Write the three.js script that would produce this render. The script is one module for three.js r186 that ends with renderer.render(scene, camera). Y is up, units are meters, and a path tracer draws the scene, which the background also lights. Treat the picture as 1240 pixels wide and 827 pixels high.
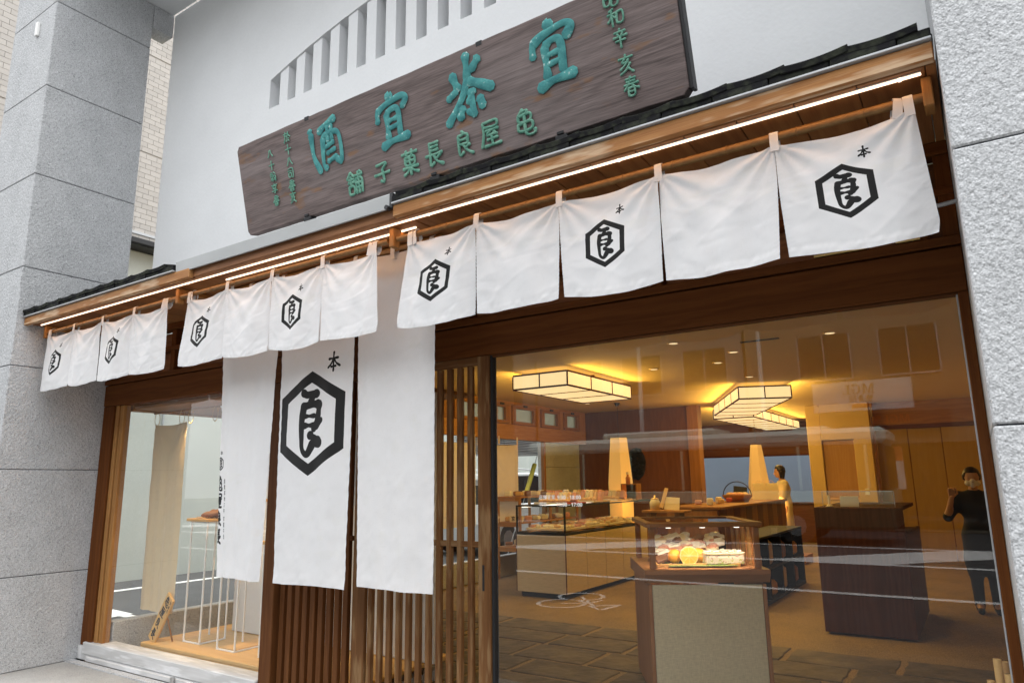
import * as THREE from 'three';
import { mergeGeometries } from 'three/addons/utils/BufferGeometryUtils.js';
import { MarchingCubes } from 'three/addons/objects/MarchingCubes.js';
import { FontLoader } from 'three/addons/loaders/FontLoader.js';
import { TextGeometry } from 'three/addons/geometries/TextGeometry.js';
import { RectAreaLightUniformsLib } from 'three/addons/lights/RectAreaLightUniformsLib.js';

/* ------------------------------------------------------------------ camera, sky, sun, exposure */
const R = (d) => (d * Math.PI) / 180;
const scene = new THREE.Scene();
const camera = new THREE.PerspectiveCamera(52.256, 1024 / 682, 0.05, 400);
camera.position.set(0, 1.6, 3.6037);
camera.rotation.order = 'YXZ';
camera.rotation.set(R(11.3593), R(33.475), R(-0.8138));
camera.focus = 5.2;
camera.userData.fStop = 9;
scene.add(camera);

const renderer = new THREE.WebGLRenderer({ antialias: true });
renderer.toneMapping = THREE.LinearToneMapping;
renderer.toneMappingExposure = 1.0;
renderer.shadowMap.enabled = true;
RectAreaLightUniformsLib.init();

// overcast sky: brighter overhead than at the horizon, the same all round, soft cloud
function rng(seed) { let a = seed >>> 0; return () => { a = (a + 0x6d2b79f5) | 0; let t = Math.imul(a ^ (a >>> 15), 1 | a); t = (t + Math.imul(t ^ (t >>> 7), 61 | t)) ^ t; return ((t ^ (t >>> 14)) >>> 0) / 4294967296; }; }
const PERM = (() => { const r = rng(7), p = [...Array(256).keys()]; for (let i = 255; i > 0; i--) { const j = Math.floor(r() * (i + 1)); [p[i], p[j]] = [p[j], p[i]]; } return p; })();
const P2 = new Uint8Array(1024); for (let i = 0; i < 1024; i++) P2[i] = PERM[i & 255];
function vnoise(x, y, px = 0, py = 0) {                      // value noise, periodic when px, py are given
  let ix = Math.floor(x), iy = Math.floor(y); const fx = x - ix, fy = y - iy; let jx = ix + 1, jy = iy + 1;
  if (px) { ix = ((ix % px) + px) % px; jx = ix + 1 === px ? 0 : ix + 1; } if (py) { iy = ((iy % py) + py) % py; jy = iy + 1 === py ? 0 : iy + 1; }
  ix &= 255; jx &= 255; iy &= 255; jy &= 255;
  const u = fx * fx * (3 - 2 * fx), v = fy * fy * (3 - 2 * fy), A = P2[ix], B = P2[jx], a = P2[A + iy], b = P2[B + iy], c = P2[A + jy], d = P2[B + jy];
  return (a + (b - a) * u + (c - a + (a - b - c + d) * u) * v) / 255;
}
function fbm(x, y, oct = 4, px = 0, py = 0) { let s = 0, a = 0.5, f = 1; for (let i = 0; i < oct; i++) { s += a * vnoise(x * f + i * 17, y * f + i * 31, px * f, py * f); a *= 0.5; f *= 2; } return s / (1 - Math.pow(0.5, oct)); }
{
  const W = 256, H = 128, d = new Float32Array(W * H * 4);
  for (let j = 0; j < H; j++) for (let i = 0; i < W; i++) {
    const el = ((j + 0.5) / H - 0.5) * Math.PI, s = Math.max(0, Math.sin(el));
    const L = 3.85 * (1 + 2 * s) / 3 * (0.94 + 0.12 * fbm(i / W * 12, j / H * 8, 4, 12, 8)), k = (j * W + i) * 4;
    d[k] = L * 0.975; d[k + 1] = L; d[k + 2] = L * 1.03; d[k + 3] = 1;
  }
  const t = new THREE.DataTexture(d, W, H, THREE.RGBAFormat, THREE.FloatType);
  t.mapping = THREE.EquirectangularReflectionMapping; t.magFilter = THREE.LinearFilter; t.needsUpdate = true;
  scene.background = t; scene.environment = t;
}
const sun = new THREE.DirectionalLight(0xfff4e6, 1.5);
sun.position.set(6, 40, 4); sun.target.position.set(-3, 0, 2);
sun.castShadow = true; sun.shadow.radius = 40; sun.shadow.mapSize.set(2048, 2048);
Object.assign(sun.shadow.camera, { left: -30, right: 30, top: 30, bottom: -30, near: 1, far: 90 });
scene.add(sun, sun.target);

/* ------------------------------------------------------------------ helpers */
const used = {};
const numbered = (n) => { const k = (used[n] = (used[n] ?? -1) + 1); return k ? `${n}_${String(k).padStart(3, '0')}` : n; };
function tag(o, label, category, group, kind) { if (label) o.userData.label = label; if (category) o.userData.category = category; if (group) o.userData.group = group; if (kind) o.userData.kind = kind; return o; }
function thing(name, label, category, pos = [0, 0, 0], turn = 0, group) {
  const o = new THREE.Group(); o.name = numbered(name); o.position.set(...pos); o.rotation.y = turn; scene.add(o); return tag(o, label, category, group);
}
function part(name, geo, mat, parent, pos, rot, label) {
  const m = new THREE.Mesh(geo, mat); m.name = name; m.castShadow = m.receiveShadow = true;
  if (pos) m.position.set(...pos); if (rot) m.rotation.set(...rot); if (label) m.userData.label = label; parent.add(m); return m;
}
function solo(name, geo, mat, label, category, pos, rot, group) {
  const m = new THREE.Mesh(geo, mat); m.name = numbered(name); m.castShadow = m.receiveShadow = true;
  if (pos) m.position.set(...pos); if (rot) m.rotation.set(...rot); scene.add(m); return tag(m, label, category, group);
}
function struct(name, geo, mat, pos, rot) { const m = new THREE.Mesh(geo, mat); m.name = name; m.castShadow = m.receiveShadow = true; if (pos) m.position.set(...pos); if (rot) m.rotation.set(...rot); scene.add(m); m.userData.kind = 'structure'; return m; }
function dup(o, pos, turn, label) { const c = o.clone(); c.name = numbered(o.name.replace(/_\d+$/, '')); c.userData = { ...o.userData }; if (pos) c.position.set(...pos); if (turn !== undefined) c.rotation.y = turn; if (label) c.userData.label = label; scene.add(c); return c; }

// uv in metres by the main direction of each triangle; grain = axis along which u runs
function uvBox(g, grain = 'x', ou = 0, ov = 0) {
  if (g.index) g = g.toNonIndexed();
  const p = g.attributes.position, uv = new Float32Array(p.count * 2), gi = 'xyz'.indexOf(grain), A = new THREE.Vector3(), B = new THREE.Vector3(), C = new THREE.Vector3();
  for (let i = 0; i < p.count; i += 3) {
    A.fromBufferAttribute(p, i); B.fromBufferAttribute(p, i + 1); C.fromBufferAttribute(p, i + 2);
    const n = B.clone().sub(A).cross(C.clone().sub(A)), a = [Math.abs(n.x), Math.abs(n.y), Math.abs(n.z)], k = a.indexOf(Math.max(...a));
    const ax = [0, 1, 2].filter((q) => q !== k); let u = ax[0], v = ax[1]; if (v === gi) [u, v] = [v, u];
    [A, B, C].forEach((q, j) => { uv[(i + j) * 2] = q.getComponent(u) + ou; uv[(i + j) * 2 + 1] = q.getComponent(v) + ov + q.getComponent(k) * 0.37; });
  }
  g.setAttribute('uv', new THREE.BufferAttribute(uv, 2)); return g;
}
// box with chamfered edges, 44 triangles, centred
function cbox(w, h, d, b = 0.004, grain, ou = 0, ov = 0) {
  b = Math.min(b, w * 0.3, h * 0.3, d * 0.3);
  const H = [w / 2, h / 2, d / 2], pos = [], nor = [], V = (s, ax) => s.map((q, i) => q * (i === ax ? H[i] : H[i] - b));
  const poly = (v) => {
    const e = (a, c) => [c[0] - a[0], c[1] - a[1], c[2] - a[2]], a = e(v[0], v[1]), c = e(v[0], v[2]);
    let n = [a[1] * c[2] - a[2] * c[1], a[2] * c[0] - a[0] * c[2], a[0] * c[1] - a[1] * c[0]];
    const m = v.reduce((s, q) => [s[0] + q[0], s[1] + q[1], s[2] + q[2]], [0, 0, 0]);
    if (n[0] * m[0] + n[1] * m[1] + n[2] * m[2] < 0) { v.reverse(); n = n.map((q) => -q); }
    const l = Math.hypot(...n); for (let i = 1; i + 1 < v.length; i++) for (const q of [v[0], v[i], v[i + 1]]) { pos.push(...q); nor.push(n[0] / l, n[1] / l, n[2] / l); }
  };
  for (let ax = 0; ax < 3; ax++) for (const s of [-1, 1]) {
    const [p, q] = [0, 1, 2].filter((k) => k !== ax);
    poly([[-1, -1], [1, -1], [1, 1], [-1, 1]].map(([a, c]) => { const t = [0, 0, 0]; t[ax] = s; t[p] = a; t[q] = c; return V(t, ax); }));
  }
  for (let ax = 0; ax < 3; ax++) { const [p, q] = [0, 1, 2].filter((k) => k !== ax); for (const a of [-1, 1]) for (const c of [-1, 1]) { const mk = (e, f) => { const t = [0, 0, 0]; t[ax] = e; t[p] = a; t[q] = c; return V(t, f); }; poly([mk(-1, p), mk(1, p), mk(1, q), mk(-1, q)]); } }
  for (const a of [-1, 1]) for (const c of [-1, 1]) for (const e of [-1, 1]) poly([V([a, c, e], 0), V([a, c, e], 1), V([a, c, e], 2)]);
  const g = new THREE.BufferGeometry(); g.setAttribute('position', new THREE.Float32BufferAttribute(pos, 3)); g.setAttribute('normal', new THREE.Float32BufferAttribute(nor, 3));
  const m = Math.max(w, h, d); return uvBox(g, grain ?? (m === w ? 'x' : m === h ? 'y' : 'z'), ou, ov);
}
// box given by its extents, in place
const ext = (x0, x1, y0, y1, z0, z1, b, grain, ou = 0, ov = 0) => cbox(x1 - x0, y1 - y0, z1 - z0, b, grain, ou, ov).translate((x0 + x1) / 2, (y0 + y1) / 2, (z0 + z1) / 2);
const clean = (g) => { for (const k of Object.keys(g.attributes)) if (!['position', 'normal', 'uv'].includes(k)) g.deleteAttribute(k); if (!g.attributes.uv) g.setAttribute('uv', new THREE.BufferAttribute(new Float32Array(g.attributes.position.count * 2), 2)); return g.index ? g.toNonIndexed() : g; };
const merge = (list) => mergeGeometries(list.map(clean));
const cyl = (r0, r1, h, n = 16, open = false) => new THREE.CylinderGeometry(r0, r1, h, n, 1, open);
function tube(pts, r, n = 8, seg) { const c = new THREE.CatmullRomCurve3(pts.map((p) => new THREE.Vector3(...p))); return new THREE.TubeGeometry(c, seg ?? pts.length * 4, r, n); }

/* ------------------------------------------------------------------ textures and materials */
const lin2s = (c) => (c <= 0.0031308 ? c * 12.92 : 1.055 * Math.pow(Math.max(c, 0), 1 / 2.4) - 0.055);
function dtex(w, h, fn, srgb, rx = 1, ry = rx) {              // fn(u, v) gives linear [r, g, b] or a number
  const d = new Uint8Array(w * h * 4);
  for (let j = 0; j < h; j++) for (let i = 0; i < w; i++) { let c = fn((i + 0.5) / w, (j + 0.5) / h); if (typeof c === 'number') c = [c, c, c]; const k = (j * w + i) * 4; for (let q = 0; q < 3; q++) d[k + q] = Math.max(0, Math.min(255, Math.round(255 * (srgb ? lin2s(c[q]) : c[q])))); d[k + 3] = 255; }
  const t = new THREE.DataTexture(d, w, h, THREE.RGBAFormat); t.wrapS = t.wrapT = THREE.RepeatWrapping; t.magFilter = THREE.LinearFilter; t.minFilter = THREE.LinearMipmapLinearFilter; t.generateMipmaps = true; if (srgb) t.colorSpace = THREE.SRGBColorSpace; t.repeat.set(1 / rx, 1 / ry); t.needsUpdate = true; return t;
}
const mix = (a, b, t) => a.map((q, i) => q + (b[i] - q) * t);
const cl01 = (x) => Math.max(0, Math.min(1, x));
const std = (o) => { const c = o.c; delete o.c; const m = new THREE.MeshPhysicalMaterial({ roughness: 0.8, ...o }); if (c) m.color.setRGB(...c); return m; };

// granite, bush-hammered: 0.8 m tile
const granite = (base, contrast, bump, seed) => {
  const S = 512, h = (u, v) => fbm(u * 48 + seed, v * 48, 3, 48, 48);
  return std({
    map: dtex(S, S, (u, v) => { const n = vnoise(u * 200, v * 200 + seed, 200, 200), m = vnoise(u * 110 + 40, v * 110, 110, 110), k = fbm(u * 5 + seed, v * 5, 4, 5, 5); const t = base * (1 + contrast * ((n - 0.5) * 0.9 + (m > 0.78 ? -0.45 : 0) + (m < 0.2 ? 0.3 : 0) + (k - 0.5) * 0.35)); return [t * 0.985, t, t * 1.02]; }, true, 0.8),
    bumpMap: dtex(S, S, (u, v) => { const a = h(u, v), n = vnoise(u * 160, v * 160, 160, 160); return cl01(0.5 + (a - 0.5) * 1.5 + (n - 0.5) * 0.4); }, false, 0.8), bumpScale: bump, roughness: 0.9,
  });
};
// wood with grain along u: tile 1.6 m x 0.4 m
function wood(light, dark, o = {}) {
  const { ring = 14, streak = 0.5, seed = 0, rough = 0.6, worn, bump = 0.0006, coat = 0, spec = 0.6 } = o;
  const f = (u, v) => { const w = fbm(u * 3 + seed, v * 4 + seed, 3, 3, 4), r = Math.sin((v * ring + w * 5 + fbm(u * 2, v * 2 + seed, 2, 2, 2) * 2) * Math.PI * 2 * 0.5) * 0.5 + 0.5, s = fbm(u * 12 + seed, v * 150, 3, 12, 150); return cl01(0.35 * r + streak * s + 0.35 * (1 - streak) + (w - 0.5) * 0.5); };
  const m = std({
    map: dtex(512, 256, (u, v) => { let c = mix(dark, light, f(u, v)); if (worn) { const k = cl01((fbm(u * 6 + seed * 3, v * 10, 4, 6, 10) - 0.52) * 5); c = mix(c, worn, k * 0.8); } return c; }, true, 1.6, 0.4),
    bumpMap: dtex(512, 256, (u, v) => f(u, v), false, 1.6, 0.4), bumpScale: bump, roughness: rough, clearcoat: coat, clearcoatRoughness: 0.25, specularIntensity: spec,
  });
  return m;
}
const plaster = (c, seed = 1, amt = 0.05) => std({ map: dtex(512, 512, (u, v) => { const k = fbm(u * 6 + seed, v * 6, 5, 6, 6), q = vnoise(u * 120, v * 120 + seed, 120, 120); return c.map((x) => x * (1 - amt + amt * 2 * (k - 0.25) * 0.8 + (q - 0.5) * amt * 0.5)); }, true, 2.2), bumpMap: dtex(256, 256, (u, v) => fbm(u * 40, v * 40, 3, 40, 40), false, 0.7), bumpScale: 0.0008, roughness: 0.92 });

const M = {
  graniteFar: granite(0.45, 0.6, 0.004, 3), graniteNear: granite(0.49, 0.5, 0.0042, 11), joint: std({ c: [0.03, 0.032, 0.04], roughness: 1 }),
  plaster: plaster([0.78, 0.79, 0.8]), creamWall: plaster([0.6, 0.44, 0.18], 4), ceiling: plaster([0.66, 0.49, 0.19], 6, 0.03), alleyWall: plaster([0.5, 0.52, 0.48], 9, 0.06),
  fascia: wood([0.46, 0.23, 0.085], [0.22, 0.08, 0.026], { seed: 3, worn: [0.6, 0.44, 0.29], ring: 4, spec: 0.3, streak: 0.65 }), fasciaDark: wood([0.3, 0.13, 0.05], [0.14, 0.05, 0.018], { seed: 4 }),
  soffit: wood([0.34, 0.15, 0.05], [0.2, 0.075, 0.022], { seed: 5, ring: 8 }), soffitB: wood([0.28, 0.12, 0.04], [0.16, 0.06, 0.018], { seed: 8, ring: 10 }),
  frame: wood([0.15, 0.05, 0.011], [0.075, 0.021, 0.004], { seed: 6, ring: 9, rough: 0.7, spec: 0.25 }), jamb: wood([0.4, 0.2, 0.06], [0.26, 0.11, 0.03], { seed: 7, ring: 9, rough: 0.6 }),
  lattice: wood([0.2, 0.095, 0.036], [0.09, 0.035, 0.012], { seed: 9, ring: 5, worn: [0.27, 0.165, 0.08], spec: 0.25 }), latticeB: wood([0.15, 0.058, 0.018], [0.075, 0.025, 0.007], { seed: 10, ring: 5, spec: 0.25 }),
  sill: wood([0.62, 0.62, 0.62], [0.4, 0.39, 0.38], { seed: 12, ring: 4, worn: [0.75, 0.75, 0.76], rough: 0.85 }),
  paleWood: wood([0.68, 0.43, 0.17], [0.55, 0.32, 0.11], { seed: 13, ring: 6, streak: 0.35 }), shopWood: wood([0.33, 0.155, 0.045], [0.21, 0.085, 0.021], { seed: 14, ring: 7 }), orangeWood: wood([0.4, 0.2, 0.062], [0.28, 0.12, 0.032], { seed: 15, ring: 7 }),
  darkWood: wood([0.12, 0.044, 0.022], [0.07, 0.023, 0.012], { seed: 16, ring: 12, rough: 0.65, spec: 0.25 }), brownWall: wood([0.17, 0.067, 0.02], [0.12, 0.043, 0.012], { seed: 17, ring: 5 }), caseWood: wood([0.4, 0.2, 0.09], [0.28, 0.125, 0.05], { seed: 18, ring: 8, rough: 0.55, spec: 0.4 }),
  roofTile: std({ map: dtex(256, 256, (u, v) => { const k = fbm(u * 8, v * 8, 4, 8, 8); return mix([0.011, 0.011, 0.012], [0.036, 0.04, 0.028], cl01((k - 0.45) * 3)); }, true, 0.3), roughness: 0.9, specularIntensity: 0.3, bumpMap: dtex(128, 128, (u, v) => fbm(u * 16, v * 16, 3, 16, 16), false, 0.2), bumpScale: 0.002 }),
  blackMetal: std({ c: [0.02, 0.02, 0.022], roughness: 0.5, metalness: 0.3 }), greyMetal: std({ map: dtex(256, 128, (u, v) => { const k = fbm(u * 6, v * 4, 4, 6, 4), t = 0.4 + 0.1 * (k - 0.5); return [t * 0.98, t, t]; }, true, 1.5, 0.6), roughness: 0.55, metalness: 0.1 }),
  drip: std({ c: [0.42, 0.43, 0.44], roughness: 0.5, metalness: 0.3 }), brass: std({ c: [0.6, 0.42, 0.16], roughness: 0.35, metalness: 0.9 }), steel: std({ c: [0.5, 0.5, 0.5], roughness: 0.35, metalness: 0.9 }),
  glass: std({ c: [0.97, 0.985, 0.975], roughness: 0, transmission: 1, thickness: 0, ior: 1.72 }), caseGlass: std({ c: [0.96, 0.985, 0.97], roughness: 0, transmission: 1, thickness: 0, ior: 1.5 }),
  led: std({ c: [0.9, 0.8, 0.7], emissive: new THREE.Color(1, 0.72, 0.5), emissiveIntensity: 2.4, roughness: 0.5 }),
  lamp: std({ c: [0.8, 0.7, 0.5], emissive: new THREE.Color(1, 0.72, 0.34), emissiveIntensity: 1.0, roughness: 0.7 }),
  down: std({ c: [0.8, 0.7, 0.5], emissive: new THREE.Color(1, 0.75, 0.4), emissiveIntensity: 0.9 }),
  whiteLed: std({ c: [0.9, 0.9, 0.9], emissive: new THREE.Color(1, 0.88, 0.75), emissiveIntensity: 2.2 }),
  bamboo: std({ map: dtex(256, 64, (u, v) => { const k = fbm(u * 10, v * 30, 3, 10, 30); return mix([0.16, 0.075, 0.02], [0.32, 0.17, 0.05], k); }, true, 0.6, 0.2), roughness: 0.45 }),
  linen: std({ map: dtex(512, 512, (u, v) => { const a = vnoise(u * 170, v * 20, 170, 20), b = vnoise(u * 20, v * 170, 20, 170); const k = 0.85 + 0.3 * (a * 0.5 + b * 0.5 - 0.5); return [0.72 * k, 0.66 * k, 0.48 * k]; }, true, 0.5), roughness: 0.95 }),
  caseCream: std({ map: dtex(256, 256, (u, v) => { const a = vnoise(u * 100, v * 8, 100, 8), k = 0.92 + 0.16 * (a - 0.5); return [0.6 * k, 0.49 * k, 0.3 * k]; }, true, 0.5), roughness: 0.7 }),
  gravel: std({ map: dtex(512, 512, (u, v) => { const a = vnoise(u * 180, v * 180, 180, 180), k = fbm(u * 4, v * 4, 4, 4, 4); const t = 0.75 + 0.6 * (a - 0.5) + 0.35 * (k - 0.5); return [0.27 * t, 0.185 * t, 0.085 * t]; }, true, 1.2), bumpMap: dtex(256, 256, (u, v) => vnoise(u * 90, v * 90, 90, 90), false, 0.6), bumpScale: 0.003, roughness: 0.85 }),
  paver: std({ map: dtex(512, 512, (u, v) => { const k = fbm(u * 7, v * 7, 5, 7, 7), q = vnoise(u * 120, v * 120, 120, 120); return mix([0.045, 0.034, 0.022], [0.13, 0.1, 0.06], cl01(k * 1.6 - 0.35 + (q - 0.5) * 0.25)); }, true, 1.1), bumpMap: dtex(256, 256, (u, v) => fbm(u * 12, v * 12, 4, 12, 12), false, 0.8), bumpScale: 0.012, roughness: 0.75 }),
  pavement: std({ map: dtex(512, 512, (u, v) => { const n = vnoise(u * 220, v * 220, 220, 220), k = fbm(u * 5, v * 5, 4, 5, 5); const t = 0.34 * (1 + (n - 0.5) * 0.45 + (k - 0.5) * 0.3); return [t, t, t * 0.98]; }, true, 1.0), roughness: 0.9, bumpMap: dtex(256, 256, (u, v) => vnoise(u * 110, v * 110, 110, 110), false, 0.5), bumpScale: 0.002 }),
  sidewalk: std({ map: dtex(256, 256, (u, v) => { const n = vnoise(u * 120, v * 120, 120, 120), k = fbm(u * 4, v * 4, 4, 4, 4), t = 0.12 * (1 + (n - 0.5) * 0.5 + (k - 0.5) * 0.4); return [t, t * 0.97, t * 0.93]; }, true, 1.4), roughness: 0.92 }),
  asphalt: std({ map: dtex(512, 512, (u, v) => { const n = vnoise(u * 200, v * 200, 200, 200), k = fbm(u * 4, v * 4, 4, 4, 4); const t = 0.075 * (1 + (n - 0.5) * 0.7 + (k - 0.5) * 0.5); return [t, t, t * 1.02]; }, true, 2.0), roughness: 0.92 }),
  paint: std({ c: [0.85, 0.85, 0.83], roughness: 0.8 }), black: std({ c: [0.012, 0.012, 0.014], roughness: 0.8 }), ink: std({ c: [0.012, 0.013, 0.02], roughness: 0.9 }),
  white: std({ c: [0.8, 0.8, 0.78], roughness: 0.6 }), letterWhite: std({ c: [0.85, 0.85, 0.85], roughness: 0.5 }), skin: std({ c: [0.5, 0.29, 0.19], roughness: 0.55 }), hair: std({ c: [0.012, 0.009, 0.008], roughness: 0.45 }), navy: std({ c: [0.012, 0.013, 0.02], roughness: 0.85 }), maskWhite: std({ c: [0.75, 0.73, 0.68], roughness: 0.8 }), blouse: std({ c: [0.62, 0.55, 0.36], roughness: 0.85 }),
  carWhite: std({ c: [0.75, 0.76, 0.78], roughness: 0.25, clearcoat: 1 }), carGlass: std({ c: [0.02, 0.024, 0.026], roughness: 0.05 }), rubber: std({ c: [0.02, 0.02, 0.02], roughness: 0.8 }), yellow: std({ c: [0.72, 0.6, 0.06], roughness: 0.5 }),
  beige: std({ c: [0.74, 0.62, 0.43], roughness: 0.95, transmission: 0.35, thickness: 0 }),
  washi: std({ c: [0.6, 0.42, 0.16], roughness: 0.95, emissive: new THREE.Color(1, 0.58, 0.16), emissiveIntensity: 0.3 }),
  frosted: std({ c: [0.36, 0.36, 0.28], roughness: 0.55, transmission: 0.8, thickness: 0 }),
};
M.cloth = std({ c: [0.8, 0.8, 0.79], roughness: 0.95, transmission: 0.22, thickness: 0 });
const turq = std({ map: dtex(256, 256, (u, v) => { const k = fbm(u * 9, v * 9, 5, 9, 9), q = fbm(u * 30 + 9, v * 30, 3, 30, 30); let c = mix([0.05, 0.19, 0.2], [0.11, 0.36, 0.34], cl01(k * 1.6 - 0.3)); return mix(c, [0.5, 0.6, 0.58], cl01((q * 0.6 + k * 0.5 - 0.7) * 7)); }, true, 0.45), roughness: 0.95, specularIntensity: 0.2, bumpMap: dtex(128, 128, (u, v) => fbm(u * 20, v * 20, 3, 20, 20), false, 0.15), bumpScale: 0.0012 });
const turqSmall = std({ map: dtex(128, 128, (u, v) => { const k = fbm(u * 9, v * 9, 5, 9, 9); return mix([0.09, 0.24, 0.18], [0.2, 0.38, 0.29], cl01(k * 1.8 - 0.4)); }, true, 0.2), roughness: 0.95, specularIntensity: 0.2 });

/* ------------------------------------------------------------------ brush characters: strokes on a 100 x 100 square, y down */
const K = {
  hon: '20,35 80,33|50,6 49,96|48,36 35,58 14,76|52,36 68,58 90,72|36,73 64,71', ryo: '46,3 56,11|28,18 70,17 70,50|28,18 28,90 46,80|29,34 70,33|29,50 70,50|78,56 58,66|48,52 62,74 90,92',
  gi: '47,3 53,12|14,36 18,20 52,17 86,14 82,30|32,36 32,80|32,36 68,33 68,80|33,50 67,49|33,65 67,64|8,88 50,84 92,86', cha: '8,24 92,18|36,6 38,32|64,4 60,30|50,30 34,46 10,60|50,30 68,42 92,56|26,60 76,57|50,46 50,94 40,86|36,68 24,86|62,68 78,84',
  sake: '10,12 20,20|5,36 16,44|6,92 24,62|32,16 94,12|38,34 36,92|38,34 90,30 90,94 82,88|54,16 54,44 46,58|70,15 70,46 84,52|40,70 86,68|40,88 87,86', kame: '44,2 24,22|38,10 64,9 56,22|24,24 76,23 75,42 24,43 24,24|20,52 80,50 79,72 20,73 20,52|50,24 50,84 60,94 88,92 90,80',
  ya: '20,8 84,8 83,24 22,25|20,8 19,50 6,92|30,38 86,37|50,38 34,54 72,52|66,44 78,56|34,70 80,68|56,58 56,92|20,92 94,90', cho: '34,6 34,50|34,8 78,7|35,22 74,21|35,36 74,35|10,52 92,50|34,52 32,92 50,82|84,56 62,68|50,52 64,78 94,94',
  ka: '10,14 90,12|34,4 35,24|64,3 63,24|26,30 74,29 73,58 27,58 26,30|27,44 74,43|50,30 50,96|10,70 90,68|47,72 32,86 12,94|53,72 68,84 90,92', ko: '22,14 78,12 54,34|54,34 56,84 40,78|8,52 92,49', ho: '28,4 6,28|28,4 48,24|14,34 42,33|28,22 28,58|10,46 46,45|14,62 14,92 42,91 41,62 14,62|52,22 96,20|56,36 56,94|56,36 90,35 90,92|57,54 90,53|57,72 90,71|73,8 73,94|82,6 92,14',
  sho: '10,18 38,17 38,82 10,82 10,18|10,50 38,49|50,16 88,15 84,46 74,42|66,16 60,36 46,52|52,58 86,57 85,90 52,91 52,58', wa: '40,8 16,18|6,34 52,32|30,14 30,94|29,38 18,58 4,70|32,40 50,56|60,30 92,29 92,82 60,82 60,30', shin: '50,3 50,16|18,18 82,17|34,24 42,38|66,22 58,38|10,42 90,40|22,62 78,60|50,42 50,96',
  gai: '50,2 50,14|10,18 90,17|46,20 26,40 62,38|66,28 44,52 14,70|74,48 48,76 12,94|60,70 88,94', haru: '22,12 78,11|26,26 74,25|10,40 92,38|50,2 42,30 10,64|54,38 68,54 94,66|34,58 66,57 66,94 34,94 34,58|34,76 66,75', nen: '30,4 10,32|24,20 84,18|26,40 26,62|26,40 80,39|8,64 94,62|54,20 54,96', san: '18,20 82,18|24,50 76,48|8,84 92,82',
  kyo: '50,3 50,16|10,20 90,18|28,32 72,31 71,52 29,52 28,32|50,54 50,92 42,86|34,64 18,86|64,62 82,82', shi: '20,10 82,9 82,88 70,84|14,30 66,29|24,48 58,47 57,78 25,78 24,48', so: '30,4 6,30|30,4 56,26|18,32 44,31|14,42 48,41 47,60 15,60|14,42 12,70 4,92|20,70 46,69 45,90 20,91 20,70|66,16 66,70|88,4 88,92 76,86',
  gyo: '38,3 38,22|60,3 60,22|20,8 28,20|80,6 72,20|8,26 92,24|34,30 40,38|66,28 60,38|20,42 80,41|26,54 74,53|8,66 92,65|50,42 50,96|46,68 30,82 10,92|54,68 70,82 92,90', kyou: '50,2 50,12|8,16 92,14|28,26 72,25 71,42 29,42 28,26|24,52 74,50 54,64|54,64 54,92 42,88|8,72 92,70',
  sei: '6,14 50,13|10,22 46,22 46,36 10,36 10,22|28,4 28,48|28,36 8,50|30,36 48,46|62,4 52,24|56,14 94,13|84,14 72,36 52,50|62,22 76,38 96,48|14,56 86,55|50,56 50,92|50,74 78,73|28,70 28,92|8,94 94,92', kotsu: '30,6 70,5 70,36|30,6 30,36|48,8 48,22 70,22|14,48 14,38 86,37 84,48|30,50 30,96|30,50 70,49 70,94 60,90|30,64 70,63|30,78 70,77', inn: '10,8 10,96|10,8 34,8 22,32 34,52 14,58|66,2 66,12|44,28 44,16 94,15 92,26|52,34 84,33|44,52 94,50|58,52 54,78 38,94|74,52 74,88 94,88 95,76',
  ei: '24,6 32,18|48,3 52,16|76,4 66,18|12,34 12,24 88,23 86,34|34,38 66,37 65,54 34,54 34,38|24,66 76,65 75,92 24,92 24,66', kitsu: '6,24 26,23 25,64 6,64 6,24|34,14 62,13|34,26 60,26|32,40 64,38|48,4 48,52|68,12 94,11 90,44 80,40|80,12 76,32 66,48|32,64 96,62|62,52 56,76 32,94|64,64 76,82 96,94', ten: '50,2 50,14|16,18 92,16|18,18 16,60 4,94|54,24 54,54|54,38 84,37|32,56 82,55 81,90 32,90 32,56',
  giBig: '44,7 50,9@1.35|17,26 14,34 13,46@1|16,28 30,22 52,17 78,15 86,21 76,33@1.1|36,38 35,80@1.05|38,36 50,31 63,34 64,78@1.05|38,51 62,49@.8|38,64 62,62@.8|20,93 40,88 60,87 82,86@1.2',
  chaBig: '26,26 33,47@1.2|14,58 30,50@1|55,3 53,36@1.1|76,14 64,26@1.15|53,38 40,62 8,95@1.1|55,42 72,50 95,62@1.3|62,58 50,72@.9|56,58 58,93@1.05|37,79 32,91@1.2|72,73 75,84@1.25|58,93 48,86@.9',
sakeBig: '4,16 6,26@1.1|6,24 8,66 22,95@1.1|30,24 50,15 76,9@1.15|38,38 44,33 76,33 83,40 82,90 71,82@1|38,38 34,88 40,93@1|54,18 51,46@.85|65,19 63,44@.8|45,55 66,50@.85|47,67 68,63@.85|47,82 70,77@.9',
  hachi: '40,20 34,50 14,82|56,16 66,50 90,82', ju: '10,48 90,46|50,6 50,94', oi: '30,2 32,14|4,20 54,18|26,20 20,60 4,92|28,40 48,40 44,84 34,80|70,6 54,48|66,14 80,40 96,50|66,56 74,64|66,76 76,86', sho2: '26,12 76,11 76,38|26,25 90,24|26,38 76,37|14,50 88,49|50,2 50,62|4,62 96,61|28,72 72,71 72,94 28,94 28,72|28,83 72,82', ou: '30,4 10,26|60,3 90,24|44,10 32,30 56,28|8,42 42,41 40,90|54,42 88,41 86,90|16,56 28,62|62,56 74,62|12,78 34,68|58,78 80,68',
};
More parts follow.
